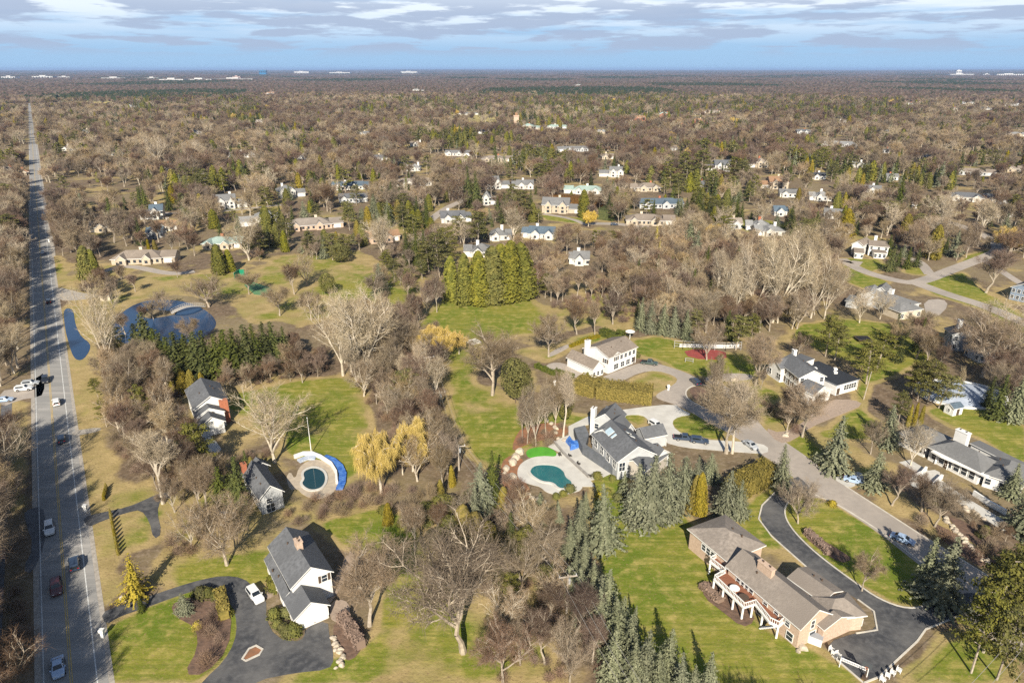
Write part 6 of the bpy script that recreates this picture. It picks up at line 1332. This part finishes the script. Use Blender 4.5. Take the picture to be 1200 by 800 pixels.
hedge([(852,590),(868,578),(885,570),(900,560)], 4.5, 5.0, nd_cedar, 'golden clipped hedge behind the brick ranch house driveway')
hedge([(650,437),(672,443)], 1.6, 1.5, nd_fir, 'short green hedge at the corner of the brown-roofed house lane'); hedge([(628,430),(650,440)], 1.6, 1.4, nd_fir, 'low green hedge left of the brown-roofed house lane'); hedge([(705,392),(724,399),(728,394)], 3, 2.6, nd_fir, 'bright green clump hedge behind the white brown-roofed house'); hedge([(668,407),(690,398),(702,395)], 1.4, 1.0, nd_cedar, 'thin golden border hedge behind the brown-roofed house')
hedge([(640,238),(700,243),(735,247)], 9, 7, M('rust_hedge_leaves', (.17, .085, .02), (.12, .06, .015), scale=.6, rough=.9), 'long rust-coloured hedge row behind the three-gabled cream house', dens=5); hedge([(706,258),(722,252),(735,243)], 9, 7, nd_fir, 'thick dark green hedge right of the three-gabled cream house', dens=5)
hedge([(258,697),(262,712),(264,726)], 1.8, 1.9, nd_cedar, 'clipped curved hedge inside the looping driveway', dens=16); hedge([(400,725),(412,742),(424,760)], 1.8, 1.8, nd_brush, 'long brown bare hedge beside the dark parking apron', dens=16); hedge([(822,686),(845,706)], 1.8, .9, nd_brush, 'low brown hedge bed below the ranch house deck', dens=12)
hedge([(944,624),(958,636),(972,650)], 1.6, 1.1, nd_brush, 'low brown hedge along the curving black driveway', dens=14); hedge([(190,655),(197,640)], .1, .1, nd_brush, 'thin dry grass strip', dens=4) if False else None
# two rows of small clipped conifers (their long shadows cross the lawn by the road)
for (p0, p1, n, w) in (((122, 586), (125, 573), 5, 'upper'), ((130, 604), (139, 650), 11, 'lower')):
    for i in range(n):
        f = i/(n-1); x, y = G(p0[0]+(p1[0]-p0[0])*f, p0[1]+(p1[1]-p0[1])*f); o = OBJ('young_conifer', CON['column'][0][1], None, (x, y, 0), i*1.3, (.22, .22, .125)); tag(o, 'small clipped conifer, '+ORD[i].strip().replace('', '')*(i > 0)+(' ' if i > 0 else 'first ')+'in the '+w+' row along the roadside lawn', 'tree', 'clipped conifers along the road')
def post_fence(pts, h, label, m, step=3, rails=2, name='fence'):
    P = [Vector(p) for p in GP(pts)]; r = empty(name, (P[0].x, P[0].y, 0), label, 'fence'); b = MB(); q = MB()
    for i in range(len(P)-1):
        a, c = P[i]-P[0], P[i+1]-P[0]; n = max(1, int((c-a).length/step))
        for k in range(n+1):
            p = a.lerp(c, k/n); pb = MB(); pb.box(p.x-.07, p.y-.07, 0, p.x+.07, p.y+.07, h, m); pb.build('post', r)
        for z in [h*(j+1)/rails-.1 for j in range(rails)]:
            line_strip([a, c], .06, z-.06, z+.06, m, b)
    b.build('rail', r); return r
post_fence([(790,408),(800,409),(850,411),(868,410)], 3.0, 'tall thin court fence behind the red court', M('fence_steel', (.4, .4, .4), rough=.5), 3, 3)
post_fence([(803,424),(812,425)], 1.5, 'short low fence at the near corner of the red court', M('fence_steel', (.4, .4, .4)), 2, 2)
wl = MB(); line_strip(GP([(796,406.5),(850,407.5),(866,406.5)]), .4, 0, 1.2, white, wl); tag(wl.build('court_wall'), 'long low white wall along the back of the red court', 'wall')
# green tennis court
sheet('tennis_court', [(286,334),(298,331),(318,338),(312,347),(298,345)], .04, M('green_court', (.12,.25,.12), (.09,.19,.09), scale=.2, rough=.8), smooth=0)
wl = MB(); line_strip(GP([(275,327),(281,323),(287,323)]), .2, 0, 3.0, M('green_windscreen', (.01,.22,.12), rough=.7), wl); tag(wl.build('court_windscreen'), 'bright green windscreen at the corner of the tennis court', 'screen')
# arched footbridge over the big pond
A_, B_ = Vector(G(201, 368)), Vector(G(240, 360)); n = 16; b = MB(); ux = (B_-A_); Lb = ux.length; ux.normalize(); vx = Vector((-ux.y, ux.x)); r = empty('footbridge', ((A_.x+B_.x)/2, (A_.y+B_.y)/2, 0), 'pale arched footbridge crossing the big round pond', 'bridge'); off = Vector((-r.location.x, -r.location.y))
bw = M('bridge_boards', (.45, .42, .38), rough=.8)
def arch(f): return .5+1.4*math.sin(math.pi*f)
for i in range(n):
    f0, f1 = i/n, (i+1)/n; p0, p1 = A_.lerp(B_, f0)+off, A_.lerp(B_, f1)+off
    vs = [(*(p0-vx), arch(f0)), (*(p1-vx), arch(f1)), (*(p1+vx), arch(f1)), (*(p0+vx), arch(f0))]; b.slab([tuple(v) for v in vs], .2, bw, bw)
b.build('walkway', r)
for s in (-1, 1):
    q = MB(); q.tube([(*(A_.lerp(B_, i/n)+off+vx*s), arch(i/n)+1.0) for i in range(n+1)], .07, bw, 5)
    for i in range(n+1): p = A_.lerp(B_, i/n)+off+vx*s; q.tube([(p.x, p.y, arch(i/n)-.1), (p.x, p.y, arch(i/n)+1.0)], .05, bw, 4)
    q.build('handrail', r)
# pond island
x, y = G(182, 368); b = MB(); b.prism([(q[0]+random.uniform(-1.5,1.5), q[1]+random.uniform(-1,1)) for q in ring(x, y, 7, 4.5, 12)], 0, .35, M('island_soil', (.25, .19, .10), (.18, .14, .08), scale=.5)); tag(b.build('pond_island'), kind='structure')
# covered pool at the right
x, y = G(1125, 462); r = empty('covered_pool', (x, y, 0), 'large pale domed winter pool cover beside the dead pale trunk', 'pool cover'); b = MB(); rg_ = ring(0, 0, 12.5, 9.5, 24); n = 24; V = [(p[0], p[1], .1) for p in rg_]+[(p[0]*.6, p[1]*.6, 1.3) for p in rg_]+[(0, 0, 1.6)]
b.add(V, [(i, (i+1) % n, (i+1) % n+n, i+n) for i in range(n)]+[(i+n, (i+1) % n+n, 2*n) for i in range(n)], M('pale_blue_cover', (.42, .47, .55), (.34, .39, .47), scale=.6, rough=.7)); b.build('cover', r)
b = MB(); line_strip(rg_, .7, 0, .5, white, b, True); b.build('rim', r)
# trampoline-like dark box, lattice frame, basketball hoop, tables ...
x, y = G(1011, 399); r = empty('trampoline', (x, y, 0), 'dark square trampoline on the lawn between pines', 'trampoline'); b = MB(); b.box(-2.3, -2, .9, 2.3, 2, 1.0, M('trampoline_mat', (.02, .02, .022), rough=.7)); b.build('mat', r)
b = MB(); line_strip([(-2.4, -2.1), (2.4, -2.1), (2.4, 2.1), (-2.4, 2.1)], .3, .85, 1.05, doorm, b, True); b.build('frame', r)
for sx in (-2.2, 2.2):
    for sy in (-1.9, 1.9): b = MB(); b.tube([(sx, sy, 0), (sx, sy, .9)], .06, doorm, 6); b.build('leg', r)
x, y = G(555, 401); r = empty('lattice_frame', (x, y, 0), 'white square lattice frame lying on the green field', 'garden frame', None, .6); b = MB()
for i in range(8): b.box(-1.9+i*.54-.04, -1.9, .15, -1.9+i*.54+.04, 1.9, .2, trimw); b.box(-1.9, -1.9+i*.54-.04, .2, 1.9, -1.9+i*.54+.04, .25, trimw)
b.build('lattice', r); b = MB(); line_strip([(-2, -2), (2, -2), (2, 2), (-2, 2)], .18, 0, .4, trimw, b, True); b.build('border', r)
def chair(px, py, rz, label, m, group):
    x, y = G(px, py); r = empty('garden_chair', (x, y, .03), label, 'chair', group, rz); b = MB(); b.box(-.35, -.35, .35, .35, .35, .42, m); b.build('seat', r); b = MB(); b.box(-.35, .3, .42, .35, .38, 1.0, m); b.build('backrest', r)
    for s in (-.33, .33): b = MB(); b.box(s-.04, -.35, .55, s+.04, .35, .62, m); b.build('armrest', r)
    for sx in (-.3, .3):
        for sy in (-.3, .3): b = MB(); b.box(sx-.04, sy-.04, 0, sx+.04, sy+.04, .35, m); b.build('leg', r)
for a in [(974,763,.6,'upper left'), (977,767,2.2,'lower left'), (981,769,.3,'middle'), (985,772,1.8,'rightmost')]: chair(a[0], a[1], a[2], 'white garden chair at the forecourt edge, '+a[3]+' of four', trimw, 'white chairs at the forecourt edge')
for a in [(1034,798,.5,'lowest'), (1040,793,.9,'second from the bottom'), (1046,790,.7,'third from the bottom'), (1053,787,.8,'uppermost')]: chair(a[0], a[1], a[2], 'shaded white chair beyond the forecourt kerb, '+a[3], trimw, 'white chairs beyond the kerb')
x, y = G(1000, 784); r = empty('netted_frame', (x, y, .03), 'white netted goal frame on the dark forecourt by the hoop', 'goal', None, -.6); nm_ = M('pale_netting', (.6, .6, .6), rough=.8)
b = MB()
for a_, c_ in (((-2, -.8, 0), (-2, -.8, 2)), ((2, -.8, 0), (2, -.8, 2)), ((-2, -.8, 2), (2, -.8, 2)), ((-2, -.8, 2), (-2, .8, .1)), ((2, -.8, 2), (2, .8, .1)), ((-2, .8, .1), (2, .8, .1)), ((-2, -.8, 0), (-2, .8, .1)), ((2, -.8, 0), (2, .8, .1))): b.tube([a_, c_], .07, trimw, 6)
b.build('frame', r); b = MB()
for i in range(17): f = -2+i*.25; b.tube([(f, -.8, 2), (f, .8, .1)], .025, nm_, 3)
for i in range(9): f = i/8; b.tube([(-2, -.8+1.6*f, 2-1.9*f), (2, -.8+1.6*f, 2-1.9*f)], .025, nm_, 3)
b.build('net', r)
x, y = G(1013, 795); r = empty('basketball_hoop', (x, y, .03), 'black basketball hoop on the far corner of the dark forecourt', 'basketball hoop', None, -.7); b = MB(); b.tube([(0, 0, 0), (0, 0, 3.2), (0, -.6, 3.6)], .08, doorm, 6); b.build('pole', r); b = MB(); b.box(-.7, -.68, 2.9, .7, -.62, 3.9, M('backboard_dark', (.08,.09,.1), rough=.3)); b.build('backboard', r); b = MB(); line_strip(ring(0, -1, .24, .24, 12), .04, 3.05, 3.09, M('hoop_orange', (.6, .15, .03)), b, True); b.build('rim', r); b = MB(); b.box(-.4, -.3, 0, .4, .6, .35, doorm); b.build('base', r)
x, y = G(953, 752); b = MB(); b.box(-1.3, -.6, 0, 1.3, .6, 1.5, white); b.box(-1.35, -.65, 1.5, 1.35, .65, 1.62, M('grey_lid', (.35,.36,.38))); o = b.build('storage_bin', None, (x, y, 0), -.55); tag(o, 'white storage bin against the end wall of the brick ranch house', 'bin')
# garden rocks
rockm = stonew
def rock(seed, s):
    rg = random.Random(seed); b = MB(); V = []; n = 8
    for k, z in enumerate((0, .5, .95)):
        rr = (1, .92, .45)[k]
        for i in range(n): a = 6.283*i/n; q = rr*rg.uniform(.75, 1.15); V.append((q*math.cos(a)*s, q*math.sin(a)*s*.75, z*s*.8))
    F = [(k*n+i, k*n+(i+1) % n, (k+1)*n+(i+1) % n, (k+1)*n+i) for k in range(2) for i in range(n)]+[tuple(range(2*n, 3*n))]; b.add(V, F, rockm); return b.mesh('rock')
ROCK = [rock(i, 1.0) for i in range(5)]
ri = 0
def rocks(pts, n, s0, s1, where):
    global ri
    P = [Vector(p) for p in GP(pts)]; seg = [(P[i+1]-P[i]).length for i in range(len(P)-1)]; tot = sum(seg)
    for i in range(n):
        d = tot*(i+.5)/n; k = 0
        while k < len(seg)-1 and d > seg[k]: d -= seg[k]; k += 1
        p = P[k].lerp(P[k+1], d/seg[k]); s = random.uniform(s0, s1); o = OBJ('rock', ROCK[ri % 5], None, (p.x+random.uniform(-.5, .5), p.y+random.uniform(-.5, .5), 0), random.uniform(0, 6), (s, s, s)); tag(o, 'pale garden rock, '+(ORD[i] if i else 'first ')+where, 'rock', 'garden rocks'); ri += 1
rocks([(1108,608),(1122,624),(1140,645),(1158,660)], 26, .4, .85, 'down the stone row beside the street bed'); rocks([(1128,594),(1145,603),(1158,612)], 14, .4, .8, 'along the terrace below the long white house'); rocks([(640,492),(652,503),(645,514),(665,516)], 9, .5, .9, 'around the red mulch above the patio'); rocks([(600,535),(612,530),(603,540),(590,555),(606,560)], 7, .7, 1.6, 'left of the putting green')
rocks([(608,572),(625,585),(640,588)], 7, .6, 1.1, 'below the teal pool'); rocks([(390,745),(395,760),(401,772),(396,782)], 20, .3, .7, 'down the white stone heap beside the parking apron'); rocks([(142,700),(152,702),(162,696)], 6, .4, .6, 'edging the bed under the golden conifer'); rocks([(925,748),(940,757),(935,765)], 6, .5, .9, 'beside the ranch house deck stairs'); rocks([(862,447),(856,444)], 2, .8, 1.2, 'on the verge of the cul-de-sac'); rocks([(918,512),(922,508)], 2, .6, .9, 'by the paver drive mouth')
def mailbox(px, py, label):
    x, y = G(px, py); r = empty('mailbox', (x, y, 0), label, 'mailbox'); b = MB(); b.box(-.25, -.25, 0, .25, .25, 1.2, white); b.build('post', r); b = MB(); b.box(-.4, -.35, 1.2, .4, .35, 1.7, trimw); b.build('box', r)
mailbox(101,599,'white mailbox pillar at the mouth of the T-shaped drive'); mailbox(121,746,'white mailbox on the verge below the looping driveway'); mailbox(58,284,'small white mailbox beside the main road further up'); mailbox(650,452,'white pillar left of the long trimmed hedge'); mailbox(783,457,'brown-based mailbox at the end of the dry grass island')
x, y = G(1149, 360+25); 
x, y = G(979, 459+22); b = MB(); b.box(-.9, -3, .35, .9, 3, .55, trimw); b.box(-.9, -3, 0, -.75, 3, .35, trimw); b.box(.75, -3, 0, .9, 3, .35, trimw); o = b.build('white_trailer_ramp', None, (x-7, y+6, .04), .6); tag(o, 'long white ramp lying on the brown paver court', 'ramp')
# dish-like white disc (satellite dish) behind H house
x, y = G(738, 397); r = empty('satellite_dish', (x, y, 0), 'big white satellite dish behind the brown-roofed white house', 'satellite dish'); b = MB(); b.tube([(0, 0, 0), (0, 0, 2.2)], .12, trimw, 8); b.build('post', r); b = MB(); n = 18; V = [(0, 0, 2.2)]+[(.9*math.cos(6.283*i/n), .9*math.sin(6.283*i/n)-.05, 2.35) for i in range(n)]+[(1.7*math.cos(6.283*i/n), 1.7*math.sin(6.283*i/n)-.1, 2.85) for i in range(n)]
b.add(V, [(0, 1+i, 1+(i+1) % n) for i in range(n)]+[(1+i, 1+n+i, 1+n+(i+1) % n, 1+(i+1) % n) for i in range(n)], trimw); b.build('dish', r)
# fallen trunk in the clearing
a, c = Vector((*G(577, 776), .4)), Vector((*G(612, 745), 1.2)); b = MB(); b.tube([a, a.lerp(c, .5)+Vector((0, 0, .15)), c], [.32, .25, .12], barkp, 8); tag(b.build('fallen_trunk'), 'pale fallen tree trunk lying in the clearing at bottom centre', 'log')
# guard rail posts of the white pergola garden bed: triangular bed stones done above
# ------------------------------------------------------------------ haze
hm = bpy.data.materials.new('haze'); hm.use_nodes = True; N = hm.node_tree.nodes; L = hm.node_tree.links; N.clear(); ou = N.new('ShaderNodeOutputMaterial'); pvn = N.new('ShaderNodeVolumePrincipled'); pvn.inputs['Density'].default_value = HAZE = 3.8e-5; pvn.inputs['Color'].default_value = (.42, .62, 1.0, 1); pvn.inputs['Anisotropy'].default_value = .0; L.new(pvn.outputs[0], ou.inputs['Volume'])
b = MB(); b.box(-62000, -3500, -1, 62000, 62000, 131, hm); tag(b.build('haze'), kind='stuff')
